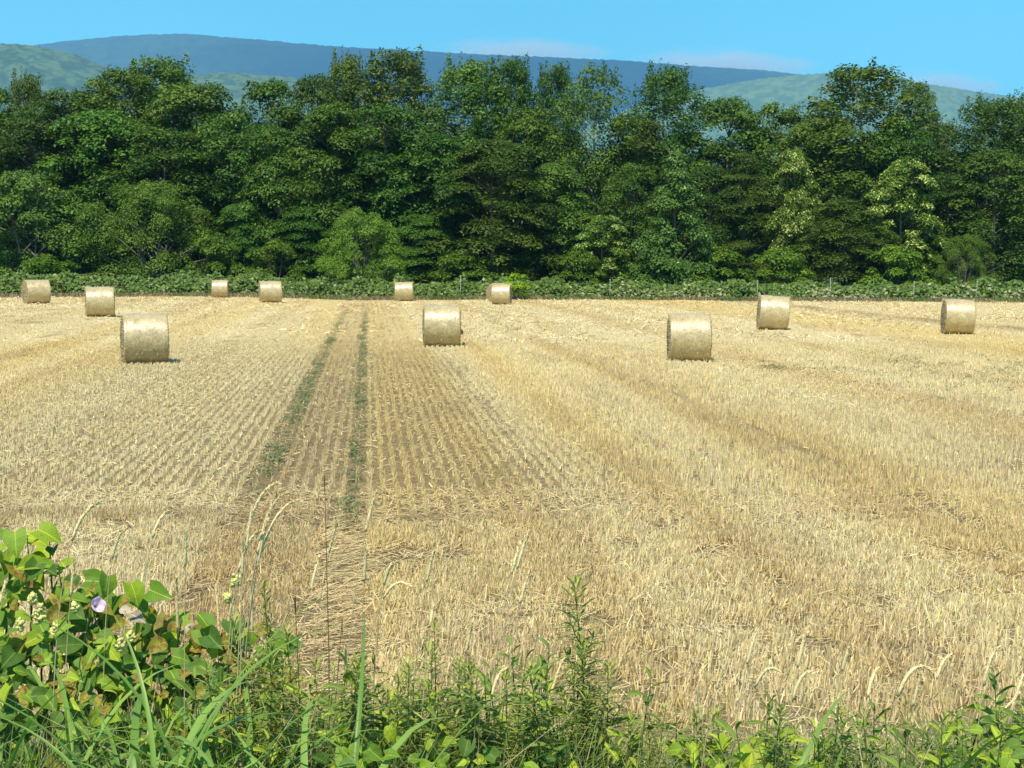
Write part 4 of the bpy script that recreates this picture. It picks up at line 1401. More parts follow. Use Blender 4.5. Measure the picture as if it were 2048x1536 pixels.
def orient(n_, t_):
    """Euler that turns local +Z to n_ and +Y towards t_."""
    z = Vector(n_).normalized()
    y = Vector(t_) - z * Vector(t_).dot(z)
    y = y.normalized() if y.length > 1e-4 else z.orthogonal().normalized()
    x = y.cross(z)
    return Matrix((x, y, z)).transposed().to_euler()


def empty(name, loc):
    t = bpy.data.objects.new(name, None)
    t.empty_display_size = 0.1
    COL.objects.link(t)
    t.location = loc
    return t


def gz(x, y):
    return float(ground_z(np.array([x]), np.array([y]))[0])


rv = random.Random(11)


def mound(name, label, outline, x0, x1, nleaf, mix, dsize, dist, drop, seed, cat='plant', group=None, canes=9, stem_mat=N_STEM):
    """A sprawling leafy plant whose upper outline follows [(photo x, photo y)] at the given distance."""
    r = random.Random(seed)
    ox, oy = [p_[0] for p_ in outline], [p_[1] for p_ in outline]
    xm = (x0 + x1) / 2
    base = at(xm, 1300, dist)
    root = Vector((base.x, dist, gz(base.x, dist)))
    t = empty(name, root)
    g = Geo()
    for i in range(canes):
        px = x0 + (x1 - x0) * (i + 0.5) / canes + r.uniform(-12, 12)
        top = at(px, float(np.interp(px, ox, oy)) + r.uniform(15, 70), dist + r.uniform(-0.15, 0.15))
        b = Vector((base.x + (top.x - base.x) * 0.6, dist + r.uniform(-0.1, 0.1), 0))
        b.z = gz(b.x, b.y) - 0.03
        pts = [b.lerp(top, w_) + Vector((0.04 * math.sin(w_ * 4 + i), 0.03 * math.cos(w_ * 5 + i), 0.06 * math.sin(w_ * 3.1))) - root for w_ in (0, 0.2, 0.4, 0.6, 0.8, 1.0)]
        g.tube(pts, [0.007, 0.0065, 0.006, 0.005, 0.004, 0.002], 5)
    obj('stem', g.mesh('stem', stem_mat), t)
    for i in range(nleaf):
        px = r.uniform(x0, x1)
        yt = float(np.interp(px, ox, oy))
        q = r.random() ** 1.15
        py = yt + 18 + q * drop
        D = dist + 0.12 - 0.55 * q + r.uniform(-0.16, 0.16)
        P = at(px, py, D)
        kind = r.choices(list(mix.keys()), list(mix.values()))[0]
        L = r.uniform(*dsize) * (1.15 if q < 0.3 else 0.9)
        nrm = Vector((r.gauss(0, 0.45), -0.55 + r.gauss(0, 0.4), 0.75))
        tip = Vector((r.gauss(0, 1), -0.4 + r.gauss(0, 0.6), -0.25 + r.gauss(0, 0.4)))
        obj('leaf', r.choice(LEAVES[kind]), t, P - root, orient(nrm, tip), (L, L, L))
    tag(t, label, cat, group)
    return t, root


def flower_cluster(parent, root, px, py, D, size, seed):
    r = np.random.default_rng(seed)
    P = at(px, py, D) - root
    g = Geo()
    n_ = 46
    for i in range(n_):
        d = r.normal(0, 1, 3)
        d /= np.linalg.norm(d)
        c = np.array(P) + d * size * np.array([0.55, 0.5, 0.9]) * r.random() ** 0.5
        s = 0.0045 + 0.004 * r.random()
        a = r.normal(0, 1, 3)
        a /= np.linalg.norm(a)
        b = np.cross(a, d)
        b /= np.linalg.norm(b) + 1e-6
        e = np.cross(a, b)
        g.add([c + a * s * 1.5, c + b * s, c + e * s, c - b * s, c - e * s, c - a * s * 1.5], None,
              [[0, 1, 2], [0, 2, 3], [0, 3, 4], [0, 4, 1], [5, 2, 1], [5, 3, 2], [5, 4, 3], [5, 1, 4]])
    return tag(obj('flower_cluster', g.mesh('flower_cluster', N_YELLOW, False), parent), kind='stuff')


OUT1 = [(-140, 1090), (-60, 1062), (0, 1060), (40, 1046), (95, 1050), (125, 1105), (185, 1128), (215, 1165), (330, 1215), (420, 1265)]
t1, r1 = mound('knotweed_plant', 'big heart-leaved bushy plant with cream flower sprays at the verge end', OUT1, -130, 225, 285,
               {'green': 6, 'dark': 2.2, 'eaten': 2.2, 'lime': 2.6}, (0.04, 0.08), 4.95, 340, 5, canes=9)
for i, (px, py, s_) in enumerate(((78, 1228, 0.035), (66, 1196, 0.025), (112, 1262, 0.028), (40, 1250, 0.02), (150, 1215, 0.018))):
    flower_cluster(t1, r1, px, py, 4.55, s_, i)
OUT2 = [(150, 1150), (215, 1160), (330, 1205), (420, 1235), (520, 1225), (600, 1300)]
t2, r2 = mound('trailing_vine', 'insect-eaten browning vine sprawling beside the heart-leaved plant', OUT2, 170, 560, 230,
               {'eaten': 6, 'green': 4, 'dark': 3, 'wither': 1.2, 'lime': 1.2}, (0.04, 0.085), 4.9, 280, 6, canes=8, stem_mat=N_REDSTEM)
for i, (px, py, s_) in enumerate(((240, 1288, 0.028), (262, 1272, 0.02), (470, 1160, 0.03), (455, 1195, 0.018))):
    flower_cluster(t2, r2, px, py, 4.6 if px < 300 else 4.85, s_, 20 + i)
for (px, py, D, L, k_) in ((262, 1228, 4.62, 0.055, 'wither'), (240, 1218, 4.63, 0.045, 'wither'), (300, 1180, 4.8, 0.085, 'green'), (262, 1168, 4.82, 0.085, 'lime'), (215, 1152, 4.85, 0.08, 'green'), (30, 1064, 4.9, 0.09, 'green'), (78, 1060, 4.9, 0.09, 'lime')):
    P = at(px, py, D)
    obj('leaf', LEAVES[k_][1 if k_ != 'wither' else 4], t2, P - r2, orient((rv.gauss(0, 0.35), -0.6, 0.6 + rv.gauss(0, 0.2)), (rv.gauss(0.4, 0.8), -0.3, -0.5 + rv.gauss(0, 0.4))), (L, L, L))

OUT6 = [(-140, 1250), (0, 1240), (150, 1250), (330, 1290), (470, 1330), (640, 1400)]
mound('shade_vine', 'dark-leaved low vine filling the foot of the leafy mound', OUT6, -120, 600, 280, {'dark': 5, 'green': 3, 'eaten': 1}, (0.05, 0.09), 4.75, 270, 41, canes=9)

# bindweed with its pink flower
N_PINK = None
m, n, l, p, out = new_mat('pink_petal')
tc = n.new('ShaderNodeTexCoord')
gr = n.new('ShaderNodeTexGradient')
gr.gradient_type = 'RADIAL'
l.new(tc.outputs['Object'], gr.inputs['Vector'])
mm_ = n.new('ShaderNodeMath')
mm_.operation = 'MULTIPLY'
mm_.inputs[1].default_value = 2 * math.pi * 5
l.new(gr.outputs['Fac'], mm_.inputs[0])
cs_ = n.new('ShaderNodeMath')
cs_.operation = 'COSINE'
l.new(mm_.outputs[0], cs_.inputs[0])
rp_ = ramp(n, [(0.0, (0.84, 0.54, 0.72)), (0.75, (0.88, 0.64, 0.78)), (0.98, (0.93, 0.82, 0.88))])
l.new(cs_.outputs[0], rp_.inputs['Fac'])
l.new(rp_.outputs['Color'], p.inputs['Base Color'])
p.inputs['Roughness'].default_value = 0.55
tr = n.new('ShaderNodeBsdfTranslucent')
l.new(rp_.outputs['Color'], tr.inputs['Color'])
mx = n.new('ShaderNodeMixShader')
mx.inputs['Fac'].default_value = 0.3
l.new(p.outputs['BSDF'], mx.inputs[1])
l.new(tr.outputs['BSDF'], mx.inputs[2])
l.new(mx.outputs['Shader'], out.inputs['Surface'])
M_PINK = m


def bindweed(px, py, D, label, size=1.0, face=(0.62, -0.62, 0.35), seed=1):
    P = at(px, py, D)
    B = Vector((P.x - 0.05, D + 0.12, gz(P.x - 0.05, D + 0.12)))
    t = empty('bindweed', B)
    seg, v = 40, []
    for rr, z in ((0.004, 0.0), (0.006, 0.012), (0.009, 0.024), (0.016, 0.036), (0.024, 0.043), (0.030, 0.045)):
        for k_ in range(seg):
            a = 2 * math.pi * k_ / seg
            w_ = 1 + (0.06 * math.cos(5 * a) if rr > 0.015 else 0)
            v.append((math.cos(a) * rr * w_ * size, math.sin(a) * rr * w_ * size, (z + (0.003 * math.cos(5 * a) if rr > 0.02 else 0)) * size))
    fl = obj('flower', mesh_np('flower', np.array(v), grid_faces(seg, 6, True), M_PINK, True), t, P - B, orient(face, (0, 0, 1)))
    g = Geo()
    g.tube([(0, 0, -0.012), (0, 0, -0.004), (0, 0, 0.008)], [0.003, 0.006, 0.006], 8)
    obj('calyx', g.mesh('calyx', N_STEM), fl)
    g = Geo()
    fv = Vector(face).normalized()
    e = P - B - fv * 0.01
    g.tube([(0, 0, -0.02), (0.03, 0.02, e.z * 0.4), (e.x - 0.05, e.y + 0.03, e.z * 0.8), tuple(e)], [0.0025, 0.002, 0.0018, 0.0018], 5)
    obj('stem', g.mesh('stem', N_STEM), t)
    r = random.Random(seed)
    for k_ in range(6):
        w_ = 0.5 + 0.09 * k_
        q = Vector((e.x * w_ + r.uniform(-0.07, 0.07), e.y * w_ - 0.02, e.z * w_))
        obj('leaf', r.choice(ARROW), t, q, orient((r.gauss(0, 0.3), -0.6, 0.7), (r.gauss(0, 1), -0.3, -0.4)), (0.055,) * 3)
    tag(t, label, 'bindweed')


bindweed(186, 1214, 4.42, 'bindweed with open pale pink funnel flower on the leafy mound', 0.78)

# upright weeds
def lance_weed(px, py, D, label, group, seed, nleaf=24, Lmax=0.10, light=False, name='goldenrod'):
    r = random.Random(seed)
    T = at(px, py, D)
    bx = T.x + r.uniform(-0.05, 0.05)
    B = Vector((bx, D, gz(bx, D)))
    H = T.z - B.z
    t = empty(name, B)
    lean = T.x - bx
    g = Geo()
    cv = lambda w_: Vector((lean * max(w_, 0.0) ** 1.6 + 0.012 * math.sin(w_ * 6 + seed), 0.01 * math.sin(w_ * 5 + seed * 2), H * w_))
    g.tube([cv(w_) for w_ in (-0.03, 0.25, 0.5, 0.75, 0.98)], [0.0042, 0.004, 0.0033, 0.0026, 0.0012], 6)
    obj('stem', g.mesh('stem', N_STEM), t)
    k0 = 3 if light else 0
    for i in range(nleaf):
        w_ = 0.28 + 0.72 * (i + 0.5) / nleaf
        a = i * 2.39996 + seed
        L = Lmax * (0.55 + 0.55 * math.sin(math.pi * min(1, 1.25 * (1 - w_) + 0.12))) * r.uniform(0.8, 1.15)
        if w_ > 0.93:
            L *= 0.6
        el = 0.25 + 0.8 * max(0, (w_ - 0.75) / 0.25) + r.uniform(-0.25, 0.2)
        d = Vector((math.cos(a) * math.cos(el), math.sin(a) * math.cos(el), math.sin(el)))
        nrm = Vector((0, 0, 1)) - d * math.sin(el) + Vector((0, -0.15, 0))
        obj('leaf', LANCE[k0 + r.randrange(3)], t, cv(w_), orient(nrm, d), (L, L, L))
    tag(t, label, 'weed', group)
    return t


def feather_mesh(seed, H, nleaf, L0, branches):
    """Stem and dense narrow foliage of a feathery upright weed, height H."""
    r = random.Random(seed)
    g = Geo()
    g.tube([(0.01 * math.sin(w_ * 6 + seed), 0.01 * math.cos(w_ * 5), H * w_) for w_ in (-0.05, 0.2, 0.4, 0.6, 0.8, 1)], [0.0045, 0.004, 0.0036, 0.003, 0.002, 0.001], 6)
    lines = [(Vector((0, 0, H * 0.15)), Vector((0, 0, H)), nleaf, L0)]
    for i in range(branches):
        w_ = 0.45 + 0.42 * i / max(1, branches)
        a = i * 2.4 + seed
        b = Vector((0, 0, H * w_))
        e = b + Vector((math.cos(a) * 0.11, math.sin(a) * 0.11, 0.16)) * r.uniform(0.6, 1.0) * (1.25 - w_)
        g.tube([b, b.lerp(e, 0.5) + Vector((0, 0, -0.008)), e], [0.002, 0.0016, 0.0008], 5)
        lines.append((b.lerp(e, 0.2), e, nleaf // 7, L0 * 0.7))
    stem = g.mesh('stem', N_STEM)
    n = 0
    P, T, S, LL = [], [], [], []
    for (b, e, k_, L) in lines:
        for i in range(k_):
            w_ = (i + r.random()) / k_
            a = i * 2.39996 + seed
            el = 0.15 + 0.9 * max(0, (w_ - 0.82) / 0.18) + r.uniform(-0.35, 0.3)
            d = Vector((math.cos(a) * math.cos(el), math.sin(a) * math.cos(el), math.sin(el)))
            P.append(b.lerp(e, w_))
            T.append(d)
            s = d.cross(Vector((0, 0, 1))).normalized()
            S.append(s)
            LL.append(L * (0.5 + 0.6 * math.sin(math.pi * min(1, 1.2 * (1 - w_) + 0.15))) * r.uniform(0.7, 1.2))
    P, T, S, LL = np.array(P), np.array(T), np.array(S), np.array(LL)[:, None]
    wd = LL * 0.045 + 0.0012
    droop = np.array([0, 0, -1.0]) * LL
    v = np.stack([P, P + T * LL * 0.4 + S * wd, P + T * LL * 0.4 - S * wd, P + T * LL * 0.75 + S * wd * 0.8 + droop * 0.06, P + T * LL * 0.75 - S * wd * 0.8 + droop * 0.06, P + T * LL + droop * 0.16], 1)
    nl = len(P)
    o_ = np.arange(nl)[:, None] * 6
    fol = mesh_np('foliage', v.reshape(-1, 3), [np.concatenate([o_ + np.array([[1, 2, 4, 3]])]), np.concatenate([o_ + np.array([[0, 2, 1]]), o_ + np.array([[3, 4, 5]])])], N_FEATH, True)
    return stem, fol


FEATHER = [feather_mesh(1, 1.0, 210, 0.085, 8), feather_mesh(2, 1.0, 150, 0.075, 4), feather_mesh(3, 1.0, 120, 0.07, 3), feather_mesh(4, 1.0, 200, 0.06, 7)]


def feather_weed(px, py, D, k_, label, group=None, name='fleabane'):
    T = at(px, py, D)
    B = Vector((T.x, D, gz(T.x, D)))
    t = empty(name, B)
    H = T.z - B.z
    t.scale = (0.55 + 0.45 * H, 0.55 + 0.45 * H, H)
    t.rotation_euler = (rv.uniform(-0.09, 0.09), rv.uniform(-0.09, 0.09), rv.uniform(0, 6.28))
    obj('stem', FEATHER[k_][0], t)
    tag(obj('foliage', FEATHER[k_][1], t), kind='stuff')
    tag(t, label, 'weed', group)


feather_weed(1192, 1158, 4.75, 0, 'tallest bushy fleabane standing up alone against the stubble')
feather_weed(1178, 1290, 4.6, 0, 'bushy fleabane shoot crowded against the foot of the tallest fleabane')
feather_weed(1150, 1400, 4.45, 3, 'short grey-green fleabane just before the tallest one')
feather_weed(1218, 1385, 4.55, 1, 'thin fleabane side by side with the tallest one')
feather_weed(548, 1160, 4.8, 3, 'feathery grey-green mugwort among the dry grass sheaf')
feather_weed(520, 1235, 4.7, 1, 'feathery mugwort lower beside the dry grass sheaf')
feather_weed(600, 1250, 4.75, 3, 'feathery mugwort right of the dry grass sheaf')
feather_weed(850, 1235, 4.8, 2, 'thin feathery fleabane with a dry head above it')
feather_weed(868, 1290, 4.7, 1, 'feathery fleabane beside the thin one with the dry head')
FEATHER_FILL = [(470, 1330), (640, 1330), (700, 1390), (790, 1370), (920, 1390), (1010, 1400), (1060, 1430), (1290, 1440), (980, 1455), (760, 1440), (1430, 1480), (1330, 1490), (1560, 1490), (1700, 1490), (1850, 1485), (1930, 1450), (2020, 1470), (620, 1440), (560, 1400)]
FEATHER_FILL += [(430 + 26 * i + rv.uniform(-12, 12), rv.uniform(1310, 1425)) for i in range(30)] + [(1230 + 42 * i + rv.uniform(-15, 15), rv.uniform(1415, 1480)) for i in range(20)]
for i, (px, py) in enumerate(FEATHER_FILL):
    feather_weed(px, py, rv.uniform(4.2, 4.8), i % 4, *(('low feathery fleabane between the leafy mound and the bare stem', 'feathery weeds by the mound') if px < 650 else ('low feathery fleabane crowded under the goldenrod thicket', 'feathery weeds under the thicket') if px < 1200 else ('low feathery fleabane in the sparse fringe by the lime vine', 'feathery weeds of the sparse fringe')))
GOLD_W = [(1030, 1285, 4.7, 26, 0.085, 'goldenrod with plain green tip midway along the verge'), (1105, 1285, 4.6, 18, 0.11, 'broad-leaved goldenrod left of the tallest fleabane'),
          (1302, 1350, 4.6, 20, 0.11, 'goldenrod with tufted dark crown right of the tallest fleabane'), (1532, 1395, 4.5, 30, 0.075, 'dense dark goldenrod rising out of the lime-leaved vine'),
          (1742, 1400, 4.6, 20, 0.08, 'slender goldenrod alone between two right-hand clumps'), (1988, 1338, 4.5, 32, 0.075, 'stout dark goldenrod with blunt tufted top near the verge end'),
          (738, 1372, 4.5, 22, 0.09, 'goldenrod with pale tip left of the thin feathery fleabane'), (1920, 1412, 4.5, 22, 0.08, 'goldenrod left of the stout blunt-topped one'),
          (2046, 1395, 4.4, 26, 0.085, 'goldenrod right of the stout blunt-topped one')]
for i in range(26):
    px = (640 + 19 * i if i < 26 else 0) + rv.uniform(-14, 14)
    lance_weed(px, rv.uniform(1300, 1415), rv.uniform(4.3, 4.75), 'leafy green goldenrod in the thicket between bare stem and tallest fleabane', 'goldenrod thicket', 200 + i, rv.randint(16, 24), rv.uniform(0.07, 0.1), i % 4 == 0)
for i, px in enumerate((1255, 1345, 1385, 1440, 1480, 1580, 1625, 1670, 1720, 1775, 1820, 1860, 1955, 2030)):
    lance_weed(px, rv.uniform(1400, 1465), rv.uniform(4.3, 4.6), 'low goldenrod in the sparse fringe right of the tallest fleabane', 'low goldenrods of the sparse fringe', 240 + i, rv.randint(14, 20), rv.uniform(0.065, 0.09), i % 3 == 0)
for i, (px, py, D, k_, L, lab) in enumerate(GOLD_W):
    lance_weed(px, py, D, lab, 'goldenrods along the verge', 30 + i, k_, L)
LIGHT_W = [(390, 1345), (460, 1385), (680, 1420), (900, 1400), (1040, 1410), (330, 1400), (1100, 1450), (830, 1430), (240, 1380), (1640, 1470), (1880, 1440), (2000, 1440), (180, 1440), (540, 1470), (1240, 1470), (960, 1480), (60, 1420), (1380, 1500), (1790, 1500), (120, 1380)]
for i, (px, py) in enumerate(LIGHT_W):
    lance_weed(px, py, rv.uniform(4.1, 4.6), ('short yellow-green leafy weed under the leafy mound' if px < 600 else 'short yellow-green leafy weed under the goldenrod thicket') if i % 3 else 'short leafy dark green weed low in the verge',
               ('short leafy weeds under the mound' if px < 600 else 'short leafy weeds under the thicket') if i % 3 else 'short dark weeds low in the verge', 60 + i, 16, 0.085, bool(i % 3), 'leafy_weed')
OUT3 = [(1340, 1470), (1400, 1450), (1440, 1440), (1500, 1455), (1570, 1440), (1640, 1465), (1680, 1500)]
mound('lime_vine', 'lime green small-leaved vine around the dense dark goldenrod', OUT3, 1345, 1660, 80, {'lime': 6, 'green': 3}, (0.035, 0.07), 4.5, 110, 8, canes=6)
OUT4 = [(1840, 1450), (1900, 1420), (1990, 1400), (2060, 1390), (2150, 1400)]
mound('leafy_vine', 'green small-leaved vine under the stout blunt-topped goldenrod', OUT4, 1850, 2140, 70, {'lime': 2, 'green': 5, 'dark': 2}, (0.035, 0.065), 4.5, 140, 9, canes=6)
OUT5 = [(640, 1440), (760, 1425), (900, 1440), (1060, 1430), (1150, 1460)]
mound('creeping_vine', 'green creeping vine low under the feathery weeds midway along the verge', OUT5, 650, 1140, 90, {'lime': 2.4, 'green': 4, 'dark': 3}, (0.035, 0.06), 4.35, 110, 10, canes=7)

# arching broad grass plants
GRASS = [(-10, 1330), (70, 1340), (150, 1300), (250, 1310), (330, 1350), (400, 1330), (470, 1400), (560, 1350), (610, 1330), (690, 1420), (40, 1440), (200, 1430), (520, 1440), (360, 1450), (640, 1460), (280, 1480), (120, 1490),
         (15, 1390), (105, 1400), (180, 1370), (310, 1420), (440, 1440), (580, 1410), (230, 1460), (330, 1490), (470, 1480), (60, 1490), (600, 1490),
         (1480, 1395), (1345, 1440), (1420, 1480), (1700, 1450), (1990, 1470), (1860, 1440), (900, 1470), (1090, 1480), (780, 1480), (1600, 1500), (1250, 1490), (2030, 1440)]
for i, (px, py) in enumerate(GRASS):
    r = random.Random(300 + i)
    D = r.uniform(3.75, 4.3)
    T = at(px, py, D)
    B = Vector((T.x + r.uniform(-0.1, 0.1), D, 0))
    B.z = gz(B.x, D) - 0.02
    t = empty('broad_grass', B)
    H = T.z - B.z
    for k_ in range(14 if px < 720 else 8):
        L = H * r.uniform(0.8, 1.5)
        obj('blade', BLADES[r.randrange(len(BLADES))], t, (r.uniform(-0.04, 0.04), r.uniform(-0.04, 0.04), 0), (r.uniform(-0.25, 0.25), r.uniform(0.0, 0.5), r.uniform(0, 6.28)), (L, L, L))
    lab = 'arching blue-green broad grass under the leafy mound' if px < 420 else ('arching broad grass among the feathery weeds' if px < 1200 else 'sparse arching broad grass among the right-hand goldenrods')
    tag(t, lab, 'grass', 'broad grass plants: ' + ('by the mound' if px < 420 else 'among the weeds' if px < 1200 else 'by the goldenrods'))

# dry grass stalks with seed heads: tip x, tip y, base offset in x, head length (photo px), arch
HEADS = [(578, 985, -110, 130, 1, 's'), (556, 966, -115, 140, 1, 's'), (545, 1003, -90, 100, 0, 's'), (505, 1012, -45, 90, 0, 's'), (522, 1062, -85, 90, 1, 's'), (487, 1085, -20, 70, 0, 's'), (598, 1000, -130, 110, 1, 's'), (535, 1040, -70, 90, 0, 's'),
         (752, 984, -85, 70, 0, 'm'), (674, 1046, -80, 60, 0, 'm'), (1056, 1067, -85, 70, 0, 'm'), (1040, 1088, -80, 60, 0, 'm'), (1060, 1140, -75, 60, 0, 'm'), (868, 1203, -35, 48, 0, 'm'), (946, 1243, -50, 62, 0, 'm'),
         (790, 1126, -55, 50, 1, 'm'), (822, 1174, -130, 70, 2, 'm'), (733, 1098, -25, 60, 0, 'm'), (868, 1100, -60, 60, 0, 'm'), (640, 1110, -70, 60, 0, 'm'),
         (338, 1022, -70, 60, 1, 'l'), (372, 1064, -18, 70, 0, 'l'), (200, 1005, -110, 90, 1, 'l'), (44, 1140, -70, 100, 0, 'l'), (12, 1162, -60, 80, 0, 'l'), (352, 1155, -5, 130, 0, 'l'), (432, 1172, 18, 100, 0, 'l'), (474, 1192, -40, 120, 1, 'l'), (500, 1160, 4, 110, 0, 'l'),
         (508, 1300, 40, 90, 0, 'l'), (290, 1130, -40, 60, 0, 'l'), (690, 1290, 4, 80, 0, 'm'), (150, 1120, -40, 70, 0, 'l'), (250, 1060, -60, 60, 1, 'l'),
         (1513, 1262, -60, 66, 0, 'r'), (1612, 1266, -55, 70, 0, 'r'), (1632, 1350, -80, 80, 2, 'r'), (1560, 1345, -90, 70, 2, 'r'), (1755, 1338, -45, 55, 1, 'r'), (1862, 1340, -110, 100, 2, 'r'), (1843, 1345, -40, 72, 0, 'r'), (1998, 1296, -50, 80, 1, 'r'), (2046, 1352, -75, 70, 0, 'r'), (1988, 1400, -55, 60, 0, 'r'),
         (1126, 1318, -70, 85, 0, 'c'), (1395, 1385, 30, 60, 0, 'c'), (1010, 1340, -50, 60, 1, 'c'), (1450, 1330, -60, 50, 0, 'c'), (1700, 1290, -50, 50, 0, 'r'), (1900, 1310, -60, 50, 1, 'r')]
HLAB = {'s': ('dry pale grass stalk of the leaning sheaf behind the vine', 'leaning sheaf of dry grass'),
        'm': ('dry pale grass stalk with slim head in front of the wheel track', 'dry grass stalks before the wheel track'),
        'l': ('dry pale grass stalk rising out of the leafy mound', 'dry grass stalks in the leafy mound'),
        'r': ('dry pale grass stalk with plump head among the right-hand goldenrods', 'dry grass stalks by the goldenrods'),
        'c': ('dry pale grass stalk beside the tallest fleabane', 'dry grass stalks by the tallest fleabane')}
for i, (px, py, dx, hl, arch, grp) in enumerate(HEADS):
    r = random.Random(500 + i)
    D = r.uniform(4.35, 5.0) if grp in 'slm' else r.uniform(4.3, 4.7)
    T = at(px, py, D)
    b0 = at(px + dx, py, D)
    B = Vector((b0.x, D + r.uniform(-0.05, 0.05), gz(b0.x, D)))
    t = empty('dry_grass_stalk', B)
    Tl = T - B
    if arch == 0:
        C1, C2 = Vector((Tl.x * 0.02, 0, Tl.z * 0.45)), Vector((Tl.x * 0.4, 0, Tl.z * 0.82))
    elif arch == 1:
        C1, C2 = Vector((Tl.x * 0.0, 0, Tl.z * 0.6)), Vector((Tl.x * 0.25, 0, Tl.z * 0.98))
    else:
        C1, C2 = Vector((Tl.x * 0.02, 0, Tl.z * 0.65)), Vector((Tl.x * 0.42, 0, Tl.z * 1.09))

    def bz(w_):
        return C1 * (3 * w_ * (1 - w_) ** 2) + C2 * (3 * w_ ** 2 * (1 - w_)) + Tl * w_ ** 3
    hlm = hl / F_PX * D
    total = sum((bz((k_ + 1) / 40) - bz(k_ / 40)).length for k_ in range(40))
    acc, w0 = 0, 0.85
    for k_ in range(39, 0, -1):
        acc += (bz((k_ + 1) / 40) - bz(k_ / 40)).length
        if acc > hlm:
            w0 = k_ / 40
            break
    g = Geo()
    ws = np.linspace(-0.01, w0 + 0.01, 12)
    g.tube([bz(float(w_)) for w_ in ws], [0.0021 - 0.0008 * k_ / 11 for k_ in range(12)], 5)
    obj('stem', g.mesh('stem', N_DRYSTEM), t)
    g = Geo()
    ws = np.linspace(w0, 1, 12)
    fat = r.uniform(0.003, 0.0042) * (1.25 if grp in 'r' else 1.0)
    g.tube([bz(float(w_)) for w_ in ws], [fat * (0.35 + 0.75 * math.sin(math.pi * min(1, 0.12 + 0.88 * k_ / 11) ** 0.8)) + 0.0006 for k_ in range(12)], 7, True)
    for k_ in range(int(50 + hlm * 900)):         # spikelets
        w_ = w0 + (1 - w0) * r.random() ** 0.9
        c = bz(w_)
        ax = (bz(min(1, w_ + 0.02)) - bz(w_ - 0.02)).normalized()
        s = ax.cross(Vector((r.gauss(0, 1), r.gauss(0, 1), r.gauss(0, 1)))).normalized()
        d = (ax * 1.0 + s * r.uniform(0.1, 0.5)).normalized()
        q = d.cross(Vector((r.gauss(0, 1), r.gauss(0, 1), r.gauss(0, 1)))).normalized() * 0.0015
        b = c + s * fat * 0.6
        L = r.uniform(0.007, 0.016)
        g.add([b - q, b + q, b + d * L * 0.6 + q * 0.8, b + d * L * 0.6 - q * 0.8, b + d * L], [[0, 1, 2, 3]], [[3, 2, 4]])
    obj('seed_head', g.mesh('seed_head', N_DRY, True), t)
    tag(t, HLAB[grp][0], 'dry grass', HLAB[grp][1])

# tall thin bare stems
for px, py, px2, lab, sp in ((655, 955, 640, 'tall thin dark bare stem standing clear above the verge', 0), (596, 1195, 590, 'thin stem with dark brown spike right of the dry grass sheaf', 1), (690, 1240, 610, 'thin slanting brown bare stem beside the tall one', 0)):
    T, b0 = at(px, py, 4.6), at(px2, py, 4.6)
    B = Vector((b0.x, 4.6, gz(b0.x, 4.6)))
    t = empty('bare_stem', B)
    Tl = T - B
    g = Geo()
    g.tube([Tl * w_ + Vector((0.012 * math.sin(w_ * 4), 0, 0)) for w_ in (-0.01, 0.2, 0.4, 0.6, 0.8, 1)], [0.0024, 0.0022, 0.002, 0.0018, 0.0014, 0.0009], 5)
    obj('stem', g.mesh('stem', N_REDSTEM), t)
    g = Geo()
    e = Tl + Vector((0.012 * math.sin(4), 0, 0))
    g.tube([e - Vector((0, 0, 0.05)), e - Vector((0, 0, 0.03)), e, e + Vector((0, 0, 0.006))], [0.001, 0.0035 if sp else 0.0016, 0.003 if sp else 0.0014, 0.0006], 6)
    obj('spike', g.mesh('spike', simple_mat('dark_spike', (0.03, 0.02, 0.012), (0.07, 0.05, 0.03), 40, 0.8)), t)
    tag(t, lab, 'stem')

# undergrowth: fine grass filling the verge
rng = np.random.default_rng(404)
n = 20000
x = (rng.random(n) * 2 - 1) * 2.2
y = 4.05 + 2.0 * rng.random(n)
pxs = 1024 + x / y * F_PX
lush = np.interp(pxs, [-200, 300, 700, 1000, 1200, 1400, 1650, 1800, 1900, 2100], [1455, 1380, 1390, 1415, 1445, 1480, 1465, 1480, 1450, 1415])
tuft = fbm(x / 0.09, y / 0.25, 71, 3)
ztop = CAM_Z - (lush + 95 * rng.random(n) ** 0.6 + 260 * (0.56 - tuft) - 526) / F_PX * y
h = np.clip(ztop - ground_z(x, y), 0.05, 0.8)
bend = rng.normal(0, 0.38, (n, 2)) * h[:, None]
w = 0.0028 + 0.004 * rng.random(n)
an = rng.normal(0, 0.9, n)
side = np.stack([np.cos(an), np.sin(an), 0 * an], 1)
b = np.stack([x, y, ground_z(x, y) - 0.01], 1)
mid = b + np.stack([bend[:, 0] * 0.3, bend[:, 1] * 0.3, h * 0.58], 1)
tip = b + np.stack([bend[:, 0], bend[:, 1], h], 1)
v = np.stack([b - side * w[:, None] / 2, b + side * w[:, None] / 2, mid + side * w[:, None] / 2, mid - side * w[:, None] / 2, tip], 1).reshape(-1, 3)
o_ = np.arange(n)[:, None] * 5
c = mixc(np.array([[0.10, 0.165, 0.035]]) * np.ones((n, 1)), np.array([0.24, 0.32, 0.06]), rng.random(n))
dry = rng.random(n) < 0.16
c[dry] = np.array([0.48, 0.39, 0.21])
M_VGRASS = color_attr_mat('verge_grass', 'col', 0.5, 0.22, 0.35)
tag(obj('verge_grass', mesh_np('verge_grass', v, [o_ + np.array([[0, 1, 2, 3]]), o_ + np.array([[3, 2, 4]])], M_VGRASS, False,
                               {'col': ('POINT', 'FLOAT_COLOR', np.concatenate([np.repeat(c, 5, 0), np.ones((5 * n, 1))], 1))})),
    'fine green grass undergrowth of the road verge', kind='stuff')

